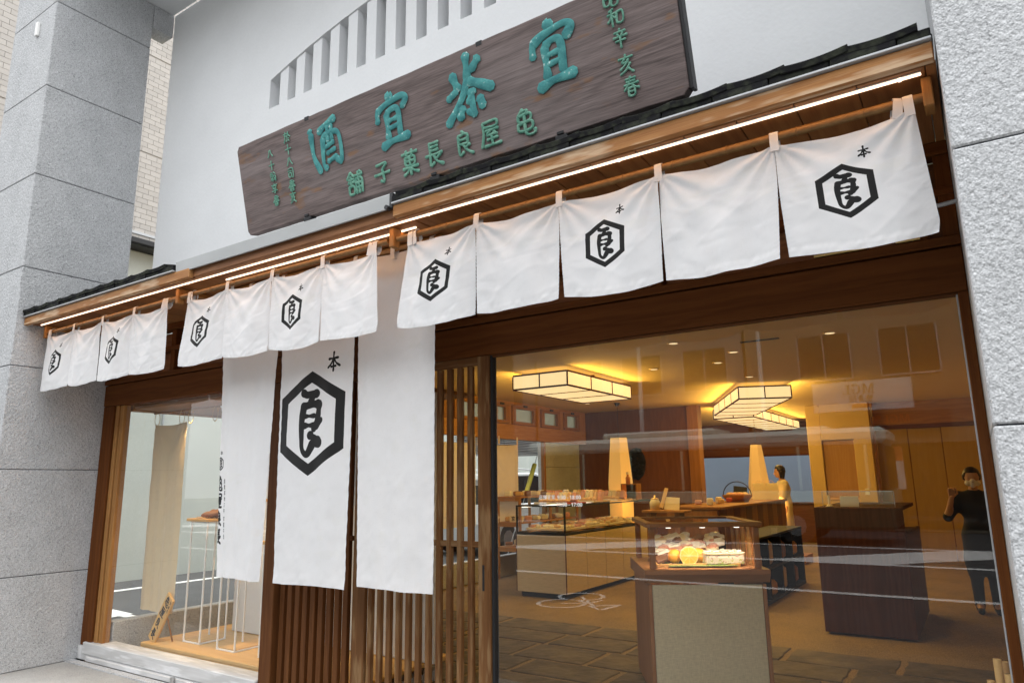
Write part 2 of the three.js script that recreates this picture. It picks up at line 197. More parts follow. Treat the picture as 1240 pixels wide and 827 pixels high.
// the mark's own plump form of the middle character, in units of the hexagon's half height, centred, y down
const MARK = [['-.13,-.58 -.06,-.54 .05,-.56 .14,-.55', 0.072], ['.06,-.52 .02,-.4', 0.06], ['-.11,-.32 .02,-.35 .18,-.35', 0.075], ['.19,-.33 .18,-.15 .15,.08', 0.078], ['-.13,-.32 -.16,-.1 -.155,.25 -.12,.52 -.03,.6 .05,.48 .1,.36', 0.07], ['-.1,-.13 .1,-.13', 0.04], ['-.1,.05 .12,.05', 0.05], ['.1,.12 .2,.03 .25,-.04', 0.055], ['.03,.24 .12,.3 .2,.37', 0.07], ['.19,.37 .22,.39', 0.085]];
const parse = (s) => s.trim().split(' ').map((p) => p.split(',').map(Number));
function smooth(pts, n = 6) { if (pts.length === 2) { return Array.from({ length: n + 1 }, (_, i) => [pts[0][0] + ((pts[1][0] - pts[0][0]) * i) / n, pts[0][1] + ((pts[1][1] - pts[0][1]) * i) / n]); } const c = new THREE.CatmullRomCurve3(pts.map((p) => new THREE.Vector3(p[0], p[1], 0)), false, 'centripetal', 0.4); return c.getPoints((pts.length - 1) * n).map((p) => [p.x, p.y]); }
// canvas brush: stroke with a pressure that swells at start and turn
function inkStroke(cx, pts, w, x0, y0, sx, sy, seed = 1) {
  const P = smooth(pts, 10), r = rng(seed);
  const j = r() * 6;
  for (let i = 0; i < P.length - 1; i++) for (let k = 0; k < 4; k++) { const t = (i + k / 4) / (P.length - 1), q = k / 4, x = P[i][0] + (P[i + 1][0] - P[i][0]) * q, y = P[i][1] + (P[i + 1][1] - P[i][1]) * q, ww = w * (1.12 - 0.35 * Math.sin(Math.PI * Math.min(1, t * 1.1)) + 0.1 * Math.sin(t * 9 + j)) * (t > 0.93 ? 0.8 : 1); cx.beginPath(); cx.arc(x0 + x * sx, y0 + y * sy, ww, 0, 7); cx.fill(); }
}
function inkChar(cx, key, x, y, size, w, wide = 1, seed = 1) { K[key].split('|').forEach((q, i) => { const [s, f] = q.split('@'); inkStroke(cx, parse(s), w * (f || 1) * size, x, y, (size * wide) / 100, size / 100, seed + i); }); }
// raised brush strokes as geometry: domed ribbons, size in metres, centred; returns one geometry
function reliefChar(key, size, w, high, wide = 1, seed = 1) {
  const pos = [], idx = [], uv = []; let base = 0; const r = rng(seed);
  K[key].split('|').forEach((q0) => {
    const [s, f0] = q0.split('@'), P = smooth(parse(s), 6).map(([x, y]) => [((x - 50) / 100) * size * wide, ((50 - y) / 100) * size]), n = P.length, j = r() * 6;
    const prof = [[-1, 0], [-0.75, 0.7], [0, 1], [0.75, 0.7], [1, 0]];
    const W0 = w * size * (f0 || 1);
    for (let i = -1; i <= n; i++) {
      const q = P[Math.max(0, Math.min(n - 1, i))], a = P[Math.max(0, Math.min(n - 2, i))], b = P[Math.max(1, Math.min(n - 1, i + 1))], L = Math.hypot(b[0] - a[0], b[1] - a[1]) || 1, tx = (b[0] - a[0]) / L, ty = (b[1] - a[1]) / L, t = cl01(i / (n - 1));
      const cap = i < 0 || i === n, ww = W0 * (1.15 - 0.3 * Math.sin(Math.PI * t) + 0.1 * Math.sin(t * 8 + j)) * (cap ? 0.42 : 1), e = cap ? (i < 0 ? -0.75 : 0.75) * W0 : 0;
      for (const [pw, ph] of prof) { pos.push(q[0] + tx * e - ty * pw * ww, q[1] + ty * e + tx * pw * ww, ph * high * (cap ? 0.3 : 1) * (0.9 + 0.2 * r()) - 0.001); uv.push(pos[pos.length - 3] + j, pos[pos.length - 2]); }
    }
    for (let i = 0; i < n + 1; i++) for (let k = 0; k < 4; k++) { const A = base + i * 5 + k; idx.push(A, A + 1, A + 5, A + 1, A + 6, A + 5); }
    base += (n + 2) * 5;
  });
  const g = new THREE.BufferGeometry(); g.setAttribute('position', new THREE.Float32BufferAttribute(pos, 3)); g.setAttribute('uv', new THREE.Float32BufferAttribute(uv, 2)); g.setIndex(idx); g.computeVertexNormals();
  const nz = g.attributes.normal; let s = 0; for (let i = 0; i < nz.count; i++) s += nz.getZ(i); if (s < 0) { const id = g.index.array; for (let i = 0; i < id.length; i += 3) [id[i], id[i + 1]] = [id[i + 1], id[i]]; g.computeVertexNormals(); }
  return g;
}
function canvas(w, h, bg, fn) { const c = document.createElement('canvas'); c.width = w; c.height = h; const x = c.getContext('2d'); x.fillStyle = bg; x.fillRect(0, 0, w, h); const k = h > 2048 ? 2048 / h : 1; if (k < 1) { c.width = Math.round(w * k); c.height = 2048; x.fillStyle = bg; x.fillRect(0, 0, w, h); x.scale(k, k); } fn(x, w, h); const t = new THREE.CanvasTexture(c); t.colorSpace = THREE.SRGBColorSpace; t.magFilter = THREE.LinearFilter; t.anisotropy = 8; return t; }
const CLOTHCSS = '#e6e6e7';
function fabricGround(x, w, h, seed, warm) {                  // faint stains and weave, each with its own outline
  const r = rng(seed);
  for (let i = 0; i < 46; i++) { const cx = r() * w, cy = r() * h * (warm ? 0.45 : 1), s = (0.02 + 0.07 * r()) * w; x.fillStyle = `rgba(${190 + r() * 20},${178 + r() * 15},${150},${0.015 + 0.02 * r()})`; x.beginPath(); for (let a = 0; a < 12; a++) { const q = s * (0.6 + 0.8 * r()); x.lineTo(cx + Math.cos(a / 1.9) * q, cy + Math.sin(a / 1.9) * q * 0.6); } x.fill(); }
  for (let i = 0; i < w * h / 260; i++) { x.fillStyle = r() > 0.5 ? 'rgba(255,255,255,.10)' : 'rgba(120,120,120,.06)'; if (r() > 0.5) x.fillRect(r() * w, r() * h, 6 + r() * 14, 1); else x.fillRect(r() * w, r() * h, 1, 6 + r() * 14); }
}
function mark(x, cx, cy, hw, hh) {
  x.fillStyle = '#08080a'; const hex = (a, b) => { x.moveTo(cx, cy - b); x.lineTo(cx + a, cy - b * 0.52); x.lineTo(cx + a, cy + b * 0.52); x.lineTo(cx, cy + b); x.lineTo(cx - a, cy + b * 0.52); x.lineTo(cx - a, cy - b * 0.52); x.closePath(); };
  x.beginPath(); hex(hw, hh); { const a = hw * 0.755, b = hh * 0.775; x.moveTo(cx, cy - b); x.lineTo(cx - a, cy - b * 0.52); x.lineTo(cx - a, cy + b * 0.52); x.lineTo(cx, cy + b); x.lineTo(cx + a, cy + b * 0.52); x.lineTo(cx + a, cy - b * 0.52); x.closePath(); } x.fill();
  MARK.forEach(([s, w], i) => inkStroke(x, parse(s), w * hh * 1.1, cx - 0.02 * hh, cy, hh * 1.22, hh, i + 3));
}
const clothMat = (t) => { const m = M.cloth.clone(); m.map = t; m.color.setRGB(1, 1, 1); return m; };
const PLAIN = [0, 1].map((q) => clothMat(canvas(520, 580, CLOTHCSS, (x, w, h) => fabricGround(x, w, h, 21 + q, true))));
const MARKED = clothMat(canvas(1040, 1160, CLOTHCSS, (x, w, h) => { fabricGround(x, w, h, 31, true); mark(x, w * 0.47, h * 0.495, w * 0.2, h * 0.238); x.fillStyle = '#08080a'; inkChar(x, 'hon', w * 0.575, h * 0.145, w * 0.112, 0.062, 0.95, 5); }));

// a hanging cloth panel, hung at its two upper corners
function clothPanel(o) {
  const { x0, x1, x0b = x0, x1b = x1, yT, yB, z, sag = 0.03, drop = 0.04, belly = 0.03, slitL = 1, slitR = 1, gap = 0.012, seed = 1, nx = 44, ny = 56, fold = 0.004, hem = 0.03, free = [0, 0], crease = 0.5 } = o;
  const r = rng(seed), ph = [r() * 6, r() * 6, r() * 6, r() * 6], k1 = 1.2 + r(), k2 = 2.4 + r() * 1.6, H = yT - yB, Wd = x1 - x0, g = new THREE.BufferGeometry(), pos = [], uv = [], idx = [], lean = (r() - 0.5) * 0.012;
  for (let j = 0; j <= ny; j++) for (let i = 0; i <= nx; i++) {
    const u = i / nx, v = j / ny, op = (s) => Math.pow(Math.max(0, (v - s) / (1 - s || 1)), 1.2);
    const xl = x0 + (x0b - x0) * v + (slitL < 1 ? gap * op(slitL) : 0) + free[0] * Math.sin(v * 3) * 0.01, xr = x1 + (x1b - x1) * v - (slitR < 1 ? gap * op(slitR) : 0) + free[1] * Math.sin(v * 3 + 1) * 0.01;
    const x = xl + (xr - xl) * u + lean * v * v, su = Math.sin(Math.PI * u), yt = yT - sag * Math.pow(su, 0.8), yb = yB - drop * Math.pow(su, 0.9) + 0.004 * Math.sin(u * 5 + ph[0]);
    const y = yt + (yb - yt) * v;
    let zz = z + belly * su * Math.sin(Math.PI * Math.min(1, v * 0.62)) + belly * 0.25 * (v - 0.5) * Math.sin(u * 3 + ph[2]);
    zz += fold * (Math.sin(u * 6.28 * k1 + ph[1] + v * 1.5) * (1 - 0.4 * v) + 0.6 * Math.sin(u * 6.28 * k2 + ph[3] - v * 2.2) * (0.3 + 0.7 * v));
    for (const c of [0, 1]) { const dx = Math.abs(u - c) * Wd, dy = v * H + 0.01, rr = Math.hypot(dx, dy), an = Math.atan2(dx, dy); zz += 0.0075 * Math.exp(-rr / 0.28) * Math.sin(an * 13 + ph[c] + rr * 3) * cl01(rr / 0.06); }
    zz += (fbm(u * Wd * 9 + seed * 3.1, v * H * 7, 3) - 0.5) * 0.009 + (fbm(u * Wd * 34 + seed, v * H * 30, 2) - 0.5) * 0.0016;
    { const X = u * Wd, Y = v * H, c1 = 1 - Math.abs(2 * vnoise(X * 5 + Y * 7 + seed * 3.7, Y * 4 - X * 2 + seed) - 1), c2 = 1 - Math.abs(2 * vnoise(X * 6 - Y * 8 + seed * 5.1 + 60, Y * 5 + X * 3 + seed * 2) - 1), c3 = 1 - Math.abs(2 * vnoise(X * 4 + seed * 7, Y * 16 + X * 2 + seed * 4) - 1); const ed = crease * Math.min(1, Math.min(u, 1 - u) * Wd / 0.05 + 0.25); zz += ed * (0.0045 * Math.pow(c1, 5) + 0.004 * Math.pow(c2, 6) - 0.0035 * Math.pow(c3, 7)); }
    const hb = (1 - v) * H; if (hb < hem * 1.6) zz += 0.0022 * Math.sin(u * Wd * 330 + 3 * Math.sin(u * 20 + seed)) * Math.exp(-Math.pow((hb - hem * 0.75) / (hem * 0.5), 2));
    if (hb < hem) zz += 0.0012;
    const se = Math.min(u, 1 - u) * Wd; if (se < 0.02) zz += 0.0012 * Math.sin(v * H * 300 + seed);
    pos.push(x, y, zz); uv.push(u, 1 - v);
  }
  for (let j = 0; j < ny; j++) for (let i = 0; i < nx; i++) { const a = j * (nx + 1) + i; idx.push(a, a + nx + 1, a + 1, a + 1, a + nx + 1, a + nx + 2); }
  g.setAttribute('position', new THREE.Float32BufferAttribute(pos, 3)); g.setAttribute('uv', new THREE.Float32BufferAttribute(uv, 2)); g.setIndex(idx); g.computeVertexNormals(); return g;
}
const loopGeo = (() => {                                      // a cloth loop over a pole of radius 0.018, hanging 0.09 below it at the front
  const pts = []; pts.push([0.023, -0.072], [0.0225, -0.04]); for (let a = -10; a <= 190; a += 20) pts.push([Math.cos(R(a)) * 0.0215, Math.sin(R(a)) * 0.0215]); pts.push([-0.021, -0.04], [-0.004, -0.068]);
  const s = new THREE.Shape(); const out = [], inn = [];
  pts.forEach((p, i) => { const a = pts[Math.max(0, i - 1)], b = pts[Math.min(pts.length - 1, i + 1)], L = Math.hypot(b[0] - a[0], b[1] - a[1]), n = [(b[1] - a[1]) / L * 0.0012, -(b[0] - a[0]) / L * 0.0012]; out.push([p[0] + n[0], p[1] + n[1]]); inn.push([p[0] - n[0], p[1] - n[1]]); });
  [...out, ...inn.reverse()].forEach((p, i) => (i ? s.lineTo(...p) : s.moveTo(...p)));
  const g = new THREE.ExtrudeGeometry(s, { depth: 0.036, bevelEnabled: false, steps: 3 }); g.rotateY(-Math.PI / 2); g.translate(0.018, 0, 0); return g;   // width along x, front towards +z
})();

/* ------------------------------------------------------------------ ground, street */
const pl = (x0, x1, z0, z1) => { const g = new THREE.PlaneGeometry(x1 - x0, z1 - z0); g.rotateX(-Math.PI / 2); g.translate((x0 + x1) / 2, 0, (z0 + z1) / 2); return uvBox(g); };
struct('road', pl(-90, 90, -60, 90), M.asphalt, [0, -0.1, 0]);
const pavement = struct('pavement', ext(-30, 20, -0.3, 0, 1.45, 3.88, 0.01), M.sidewalk, [0, 0, 0]); struct('stone_apron', ext(-30, 20, -0.3, 0, 0.06, 1.446, 0.004), M.pavement);
part('kerb', ext(-30, 20, -0.3, 0.0, 3.885, 4.03, 0.015), M.sidewalk, pavement);
struct('alley_ground', pl(-16, -7.42, -30, 0.05), M.asphalt, [0, -0.004, 0]);
{ const lines = [ext(-11.62, -11.5, -0.006, 0.004, -14, -1.2, 0.001), ext(-11.4, -9.0, -0.006, 0.004, -1.5, -1.38, 0.001)]; struct('alley_marking', merge(lines), M.paint); struct('alley_marking_block', new THREE.ShapeGeometry(new THREE.Shape([new THREE.Vector2(-10.3, 1.25), new THREE.Vector2(-9.3, 1.25), new THREE.Vector2(-9.3, 1.55), new THREE.Vector2(-10.3, 1.62)])).rotateX(-Math.PI / 2), M.paint, [0, 0.003, 0]); }
{ // painted markings on the carriageway opposite
  const y = -0.096, m = [];
  m.push(pl(-40, 30, 8.0, 8.2), pl(-40, 30, 12.0, 12.25), pl(-40, 30, 15.6, 15.85));
  for (let x = -32; x < 26; x += 7) { const s = new THREE.Shape([new THREE.Vector2(x, -12.25), new THREE.Vector2(x + 2.3, -12.25), new THREE.Vector2(x + 5.4, -15.6), new THREE.Vector2(x + 3.1, -15.6)]); m.push(new THREE.ShapeGeometry(s).rotateX(-Math.PI / 2)); }
  struct('road_marking', merge(m), M.paint, [0, y, 0]);
  const b = [], ring = (cx, cz) => { const g = new THREE.RingGeometry(0.3, 0.36, 28); g.rotateX(-Math.PI / 2); g.translate(cx, 0, cz); b.push(g); };
  ring(-5.17, 5.33); ring(-5.2, 5.98);
  const bar = (a, c, w = 0.05) => { const dx = c[0] - a[0], dz = c[1] - a[1], L = Math.hypot(dx, dz), g = new THREE.PlaneGeometry(L, w); g.rotateX(-Math.PI / 2); g.rotateY(Math.atan2(-dz, dx)); g.translate((a[0] + c[0]) / 2, 0, (a[1] + c[1]) / 2); b.push(g); };
  bar([-5.17, 5.33], [-4.85, 5.55]); bar([-4.85, 5.55], [-5.2, 5.98]); bar([-4.85, 5.55], [-4.78, 5.85]); bar([-4.85, 5.55], [-4.72, 5.42]); bar([-4.74, 5.32], [-4.39, 5.6], 0.07); bar([-4.46, 5.13], [-4.39, 5.6], 0.07); bar([-4.74, 5.32], [-4.46, 5.13], 0.05);
  struct('bicycle_marking', merge(b), M.paint, [0, -0.0955, 0]);
}

/* ------------------------------------------------------------------ granite pillars, overhang, white wall */
function pillar(label, x0, x1, z0, z1, top, mat, first, spin) {
  const t = thing('granite_pillar', label, 'pillar'), J = [first]; while (J[J.length - 1] > -0.05) J.push(J[J.length - 1] - 0.955); J.reverse();
  part('core', ext(x0 + 0.012, x1 - 0.012, -0.05, top, z0 + 0.012, z1 - 0.012, 0.001), M.joint, t);
  for (let i = 0, y = 0; i <= J.length; i++) { const yt = i < J.length ? J[i] : top; if (yt <= 0.1) { y = Math.max(0, yt); continue; } part('granite_slab', ext(x0, x1, y + 0.003, yt - 0.003, z0, z1, 0.006, 'y', i * 0.31 + spin, i * 0.17), mat, t); y = yt; }
  return t;
}
pillar('grey granite pillar with thin joints at the shop end of the narrow alley', -8.395, -7.4, -0.114, 0.872, 7.11, M.graniteFar, 6.545, 0);
pillar('rough pale granite pillar close by, beside the big shop window', 0.046, 1.05, -0.3, 0.888, 7.11, M.graniteNear, 6.53, 2);
part('bracket', cbox(0.05, 0.16, 0.03, 0.006), M.white, scene.getObjectByName('granite_pillar'), [-7.76, 6.35, 0.885], [0, 0, 0], 'small white box fixed to the pillar');
solo('overhang', ext(-8.5, 1.1, 7.115, 10.5, -0.36, 0.9, 0.01), M.ceiling === 0 ? M.plaster : M.plaster, 'pale flat soffit of the storey above, over the shop front', 'ceiling');
solo('granite_beam', ext(-7.62, -7.398, 6.82, 7.112, -0.362, -0.117, 0.005), M.graniteFar, 'short dark stone beam between the left pillar and the white wall', 'beam');
{
  const t = thing('plaster_wall', 'white plaster upper wall with an arched slatted vent above the signboard', 'wall');
  const s = new THREE.Shape(); s.moveTo(-7.4, 3.3); s.lineTo(0.5, 3.3); s.lineTo(0.5, 7.115); s.lineTo(-7.4, 7.115); s.closePath();
  const arch = (x) => 6.01 - 8.3 + Math.sqrt(8.3 * 8.3 - (x + 2.9) * (x + 2.9)), h = new THREE.Path(); h.moveTo(-5.5, 5.275); for (let i = 0; i <= 26; i++) { const x = -5.5 + (5.2 * i) / 26; h.lineTo(x, arch(x)); } h.lineTo(-0.3, 5.275); h.closePath(); s.holes.push(h);
  const g = new THREE.ExtrudeGeometry(s, { depth: 0.3, bevelEnabled: false, curveSegments: 20 }); part('wall', uvBox(g), M.plaster, t, [0, 0, -0.67]);
  part('recess', ext(-5.7, -0.1, 5.1, 6.2, -0.73, -0.672, 0.002), M.plaster, t);
  for (let k = 0; k < 22; k++) { const x0 = -5.365 + k * 0.2385, x1 = x0 + 0.118; if (x1 > -0.32) break; const a = arch(x0), b = arch(x1), p = new THREE.Shape([new THREE.Vector2(x0, 5.277), new THREE.Vector2(x1, 5.277), new THREE.Vector2(x1, b - 0.002), new THREE.Vector2(x0, a - 0.002)]); part('louvre_slat', uvBox(new THREE.ExtrudeGeometry(p, { depth: 0.24, bevelEnabled: true, bevelSize: 0.003, bevelThickness: 0.003, bevelSegments: 1 })), M.plaster, t, [0, 0, -0.628]); }
  part('rear_wall', ext(-7.2, 0.6, 3.05, 7.1, -1.0, -0.74, 0.01), M.plaster, t);
}

/* ------------------------------------------------------------------ signboard */
{
  const t = thing('signboard', 'long weathered wooden signboard with carved turquoise characters, leaning out above the canopy', 'signboard', [-2.893, 3.592, 0.3]); t.rotation.x = R(13);
  const W = 3.69, H = 0.712, S = 2048, T = 512, r = rng(5);
  const knots = [[-0.9, 0.2, 0.1], [0.05, 0.32, 0.13], [0.75, 0.42, 0.12], [-1.45, 0.3, 0.06], [1.5, 0.25, 0.08]];
  const grain = (u, v) => { const x = (u - 0.5) * W, y = v * H; let d = y + 0.16 * fbm(x * 0.7 + 4, y * 1.6, 3); for (const [kx, ky, ks] of knots) { const dx = (x - kx) / 3.2, dy = y - ky, q = (dx * dx + dy * dy) / (ks * ks); d += ks * 1.1 * Math.exp(-q * 1.1) * (dy > 0 ? 1 : -1) * Math.min(1, Math.abs(dy) / (ks * 0.5)); } const w = fbm(x * 1.6, y * 6, 4), f = d * 20 + w * 3.5 + fbm(x * 0.6, y * 2 + 7, 2) * 6, ringv = Math.pow(Math.sin(f * 3.1416) * 0.5 + 0.5, 2.2), fib = fbm(x * 4, y * 150, 3), fine = fbm(x * 14, y * 260 + 5, 2); return { ringv, fib, fine, w }; };
  const map = dtex(S, T, (u, v) => { const { ringv, fib, fine, w } = grain(u, v), x = (u - 0.5) * W, y = v * H; const k = 0.2 * (1 - ringv) + 0.42 * fib + 0.5 * fine + 0.12 * w - 0.2; let c = mix([0.055, 0.04, 0.037], [0.25, 0.19, 0.18], cl01(k)); const b = cl01((fbm(x * 1.2 + 9, y * 4 + 3, 5) - 0.47) * 3.2); c = mix(c, [0.28, 0.24, 0.235], b * 0.3); const dk = cl01((fbm(x * 1.7 + 70, y * 8 + 3, 4) - 0.5) * 4); c = mix(c, [0.07, 0.05, 0.045], dk * 0.3); const o = cl01((fbm(x * 5 + 40, y * 12 + 8, 4) - 0.68) * 9); return mix(c, [0.2, 0.1, 0.045], o * 0.7); }, true); map.repeat.set(1, 1); map.wrapS = map.wrapT = THREE.ClampToEdgeWrapping;
  const bump = dtex(1024, 256, (u, v) => { const { ringv, fib } = grain(u, v); return 0.5 * ringv + 0.5 * fib; }, false); bump.repeat.set(1, 1);
  const front = std({ map, bumpMap: bump, bumpScale: 0.0015, roughness: 0.85 });
  // plank outline with slightly uneven worn corners
  const s = new THREE.Shape(), hw = W / 2; s.moveTo(-hw + 0.02, 0); for (let i = 1; i < 30; i++) s.lineTo(-hw + (W * i) / 30, 0.004 * (r() - 0.5)); s.lineTo(hw - 0.03, 0); s.lineTo(hw, 0.03); s.lineTo(hw, H - 0.012); s.lineTo(hw - 0.012, H); for (let i = 29; i > 0; i--) s.lineTo(-hw + (W * i) / 30, H + 0.004 * (r() - 0.5)); s.lineTo(-hw + 0.025, H); s.lineTo(-hw, H - 0.03); s.lineTo(-hw, 0.03); s.closePath();
  const g = new THREE.ExtrudeGeometry(s, { depth: 0.07, bevelEnabled: true, bevelSize: 0.006, bevelThickness: 0.006, bevelSegments: 2 }); { const p = g.attributes.position, uv = g.attributes.uv; for (let i = 0; i < p.count; i++) uv.setXY(i, p.getX(i) / W + 0.5, p.getY(i) / H + (p.getZ(i) < 0.05 ? 0.02 : 0)); }
  part('board', g, front, t, [0, 0, -0.078]);
  part('edge_trim', ext(hw + 0.007, hw + 0.027, 0.02, H - 0.01, -0.085, -0.012, 0.003), M.blackMetal, t);
  // characters: [key, x, y (centre), size, stroke, width]
  const X = (x) => x + 2.893;
  for (const [k, x, y, z, w, wd] of [['sakeBig', -3.71, 0.465, 0.4, 0.056, 0.92], ['giBig', -3.065, 0.455, 0.38, 0.061, 0.98], ['chaBig', -2.43, 0.47, 0.42, 0.061, 0.98], ['giBig', -1.795, 0.47, 0.41, 0.061, 0.9]]) part('letter', reliefChar(k, z, w, 0.007, wd, k.length + Math.round(x * 10)), turq, t, [X(x), y, 0.006]);
  for (const [k, x, y] of [['ho', -3.49, 0.12], ['ko', -3.225, 0.12], ['ka', -2.965, 0.13], ['cho', -2.76, 0.13], ['ryo', -2.51, 0.13], ['ya', -2.3, 0.137], ['kame', -2.045, 0.13]]) part('letter', reliefChar(k, 0.172, 0.062, 0.008, 0.95, 3), turqSmall, t, [X(x), y, 0.006]);
  [['sho', 0.64], ['wa', 0.53], ['shin', 0.405], ['gai', 0.255], ['haru', 0.13]].forEach(([k, y], i) => part('letter', reliefChar(k, 0.11, 0.066, 0.006, 0.9, i), turqSmall, t, [X(-1.4 + 0.012 * i), y, 0.006]));
  ['oi', 'ju', 'hachi', 'shi', 'sho2', 'gai'].forEach((k, i) => part('letter', reliefChar(k, 0.086, 0.062, 0.005, 0.9, i), turqSmall, t, [X(-4.13 - 0.004 * i), 0.63 - i * 0.092, 0.006]));
  ['hachi', 'ju', 'ou', 'kyou', 'sho2'].forEach((k, i) => part('letter', reliefChar(k, 0.08, 0.062, 0.005, 0.9, i), turqSmall, t, [X(-4.345), 0.56 - i * 0.092, 0.006]));
  for (const x of [-4.03, -2.78, -1.82]) part('bracket', merge([ext(-0.04, 0.04, -0.035, 0.01, -0.06, 0.012, 0.008), ext(-0.022, 0.022, 0.011, 0.03, 0.001, 0.012, 0.004)]), M.blackMetal, t, [X(x), -0.015, 0]);
  for (const x of [-3.9, -2.3]) part('wall_stay', ext(-0.025, 0.025, H - 0.02, H + 0.012, -0.5, 0.0, 0.004), M.blackMetal, t, [X(x), 0, 0]);
}

/* ------------------------------------------------------------------ canopy over the shop front */
{
  const t = thing('canopy_roof', 'low tiled canopy with a weathered wooden edge board running over the shop front', 'canopy');
  const deck = ext(-7.4, 0.04, -0.012, 0.012, -0.6, 0.6, 0.003); part('roof_deck', deck, M.blackMetal, t, [0, 3.35, 0.2], [R(13.5), 0, 0]);
  const r = rng(44);
  const tileG = [0, 1, 2].map((q) => { const n = 8, sh = new THREE.Shape(), top = [], bot = []; for (let i = 0; i <= n; i++) { const u = i / n, y = 0.009 * Math.pow(2 * u - 0.85, 2) + 0.002 * q * (1 - u); top.push([u * 0.25, y + 0.024]); bot.push([u * 0.25, y]); } [...top, ...bot.reverse()].forEach((p, i) => (i ? sh.lineTo(...p) : sh.moveTo(...p))); return uvBox(new THREE.ExtrudeGeometry(sh, { depth: 0.27, bevelEnabled: true, bevelSize: 0.003, bevelThickness: 0.003, bevelSegments: 1 }), 'z', q * 0.4); });
  const sl = R(13.5);
  for (const [a, b] of [[-7.42, -4.95], [-2.64, -0.02]]) for (let x = a, k = 0; x < b - 0.1; x += 0.2385, k++) for (let row = 0; row < 5; row++) part('roof_tile', tileG[Math.floor(r() * 3)], M.roofTile, t, [x + 0.003 * r(), 3.274 + row * 0.235 * Math.tan(sl) + 0.003 * r(), 0.55 - row * 0.235 + 0.008 * (r() - 0.5)], [sl - 0.05, 0.008 * (r() - 0.5), 0.008 * (r() - 0.4)]);
  for (const [a, b] of [[-7.41, -4.9], [-2.67, 0.036]]) { for (let x = a, k = 0; x < b - 0.05; x += 0.236, k++) part('eave_lath', ext(x, Math.min(b, x + 0.232), 3.1965, 3.236, 0.735, 0.815 - 0.006 * (k % 2), 0.003), M.roofTile, t); part('drip_edge', ext(a, b, 3.1855, 3.196, 0.7, 0.82, 0.002), M.drip, t); }
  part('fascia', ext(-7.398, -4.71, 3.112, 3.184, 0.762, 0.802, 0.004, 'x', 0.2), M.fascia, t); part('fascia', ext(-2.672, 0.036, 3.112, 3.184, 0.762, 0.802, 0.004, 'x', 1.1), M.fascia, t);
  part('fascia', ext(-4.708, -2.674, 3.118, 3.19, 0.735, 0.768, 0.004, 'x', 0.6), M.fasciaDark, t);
  const cov = new THREE.Shape([[0.8, 3.172], [0.806, 3.254], [-0.34, 3.535], [-0.34, 3.52], [0.79, 3.243], [0.786, 3.172]].map((p) => new THREE.Vector2(...p)));
  part('metal_cover', uvBox(new THREE.ExtrudeGeometry(cov, { depth: 2.19, bevelEnabled: false }).rotateY(-Math.PI / 2).translate(-2.695, 0, 0)), M.greyMetal, t);
  part('end_cap', merge([ext(-2.693, -2.668, 3.165, 3.262, 0.74, 0.812, 0.004), cyl(0.014, 0.014, 0.03, 12).rotateX(Math.PI / 2).translate(-2.7, 3.17, 0.815)]), M.blackMetal, t);
  for (let x = -7.39, k = 0; x < 0.02; x += 0.2385, k++) part('soffit_plank', ext(x + 0.0018, Math.min(0.04, x + 0.2367), 3.124 - 0.0015 * (k % 2), 3.142, -0.03, 0.734, 0.003, 'z', k * 0.37, k * 0.11), k % 3 ? M.soffit : M.soffitB, t);
  for (const x of [-7.3, -5.09, -2.815, 0.0]) part('pole_bracket', merge([ext(x - 0.018, x + 0.018, 3.0, 3.121, 0.6, 0.66, 0.004, 'y'), ext(x - 0.018, x + 0.018, 3.085, 3.121, 0.38, 0.598, 0.003, 'z')]), M.jamb, t);
}
function strip(label, x0, x1, y, z, hgt, inten) {
  const t = thing('led_strip_light', label, 'strip light');
  part('diffuser', ext(x0, x1, y - hgt / 2, y + hgt / 2, z - 0.006, z + 0.006, 0.003), M.led, t); part('housing', ext(x0, x1, y + hgt / 2, y + hgt / 2 + 0.006, z - 0.01, z + 0.01, 0.001), M.drip, t);
  for (let x = x0 + 1.2; x < x1; x += 1.2) part('joint', ext(x - 0.006, x + 0.006, y - hgt / 2 - 0.002, y + hgt / 2 + 0.002, z - 0.008, z + 0.008, 0.002), M.led, t);
  const l = new THREE.RectAreaLight(0xffb877, inten, x1 - x0, 0.02); l.position.set((x0 + x1) / 2, y - hgt / 2 - 0.003, z); l.lookAt((x0 + x1) / 2, y - 1, z - 0.25); scene.add(l);
}
strip('long glowing strip light along the outer edge of the canopy soffit', -7.285, -0.012, 3.116, 0.7, 0.009, 9);
strip('shorter glowing strip light behind the long one, over the doorway curtains', -4.57, -2.68, 3.116, 0.585, 0.01, 7);

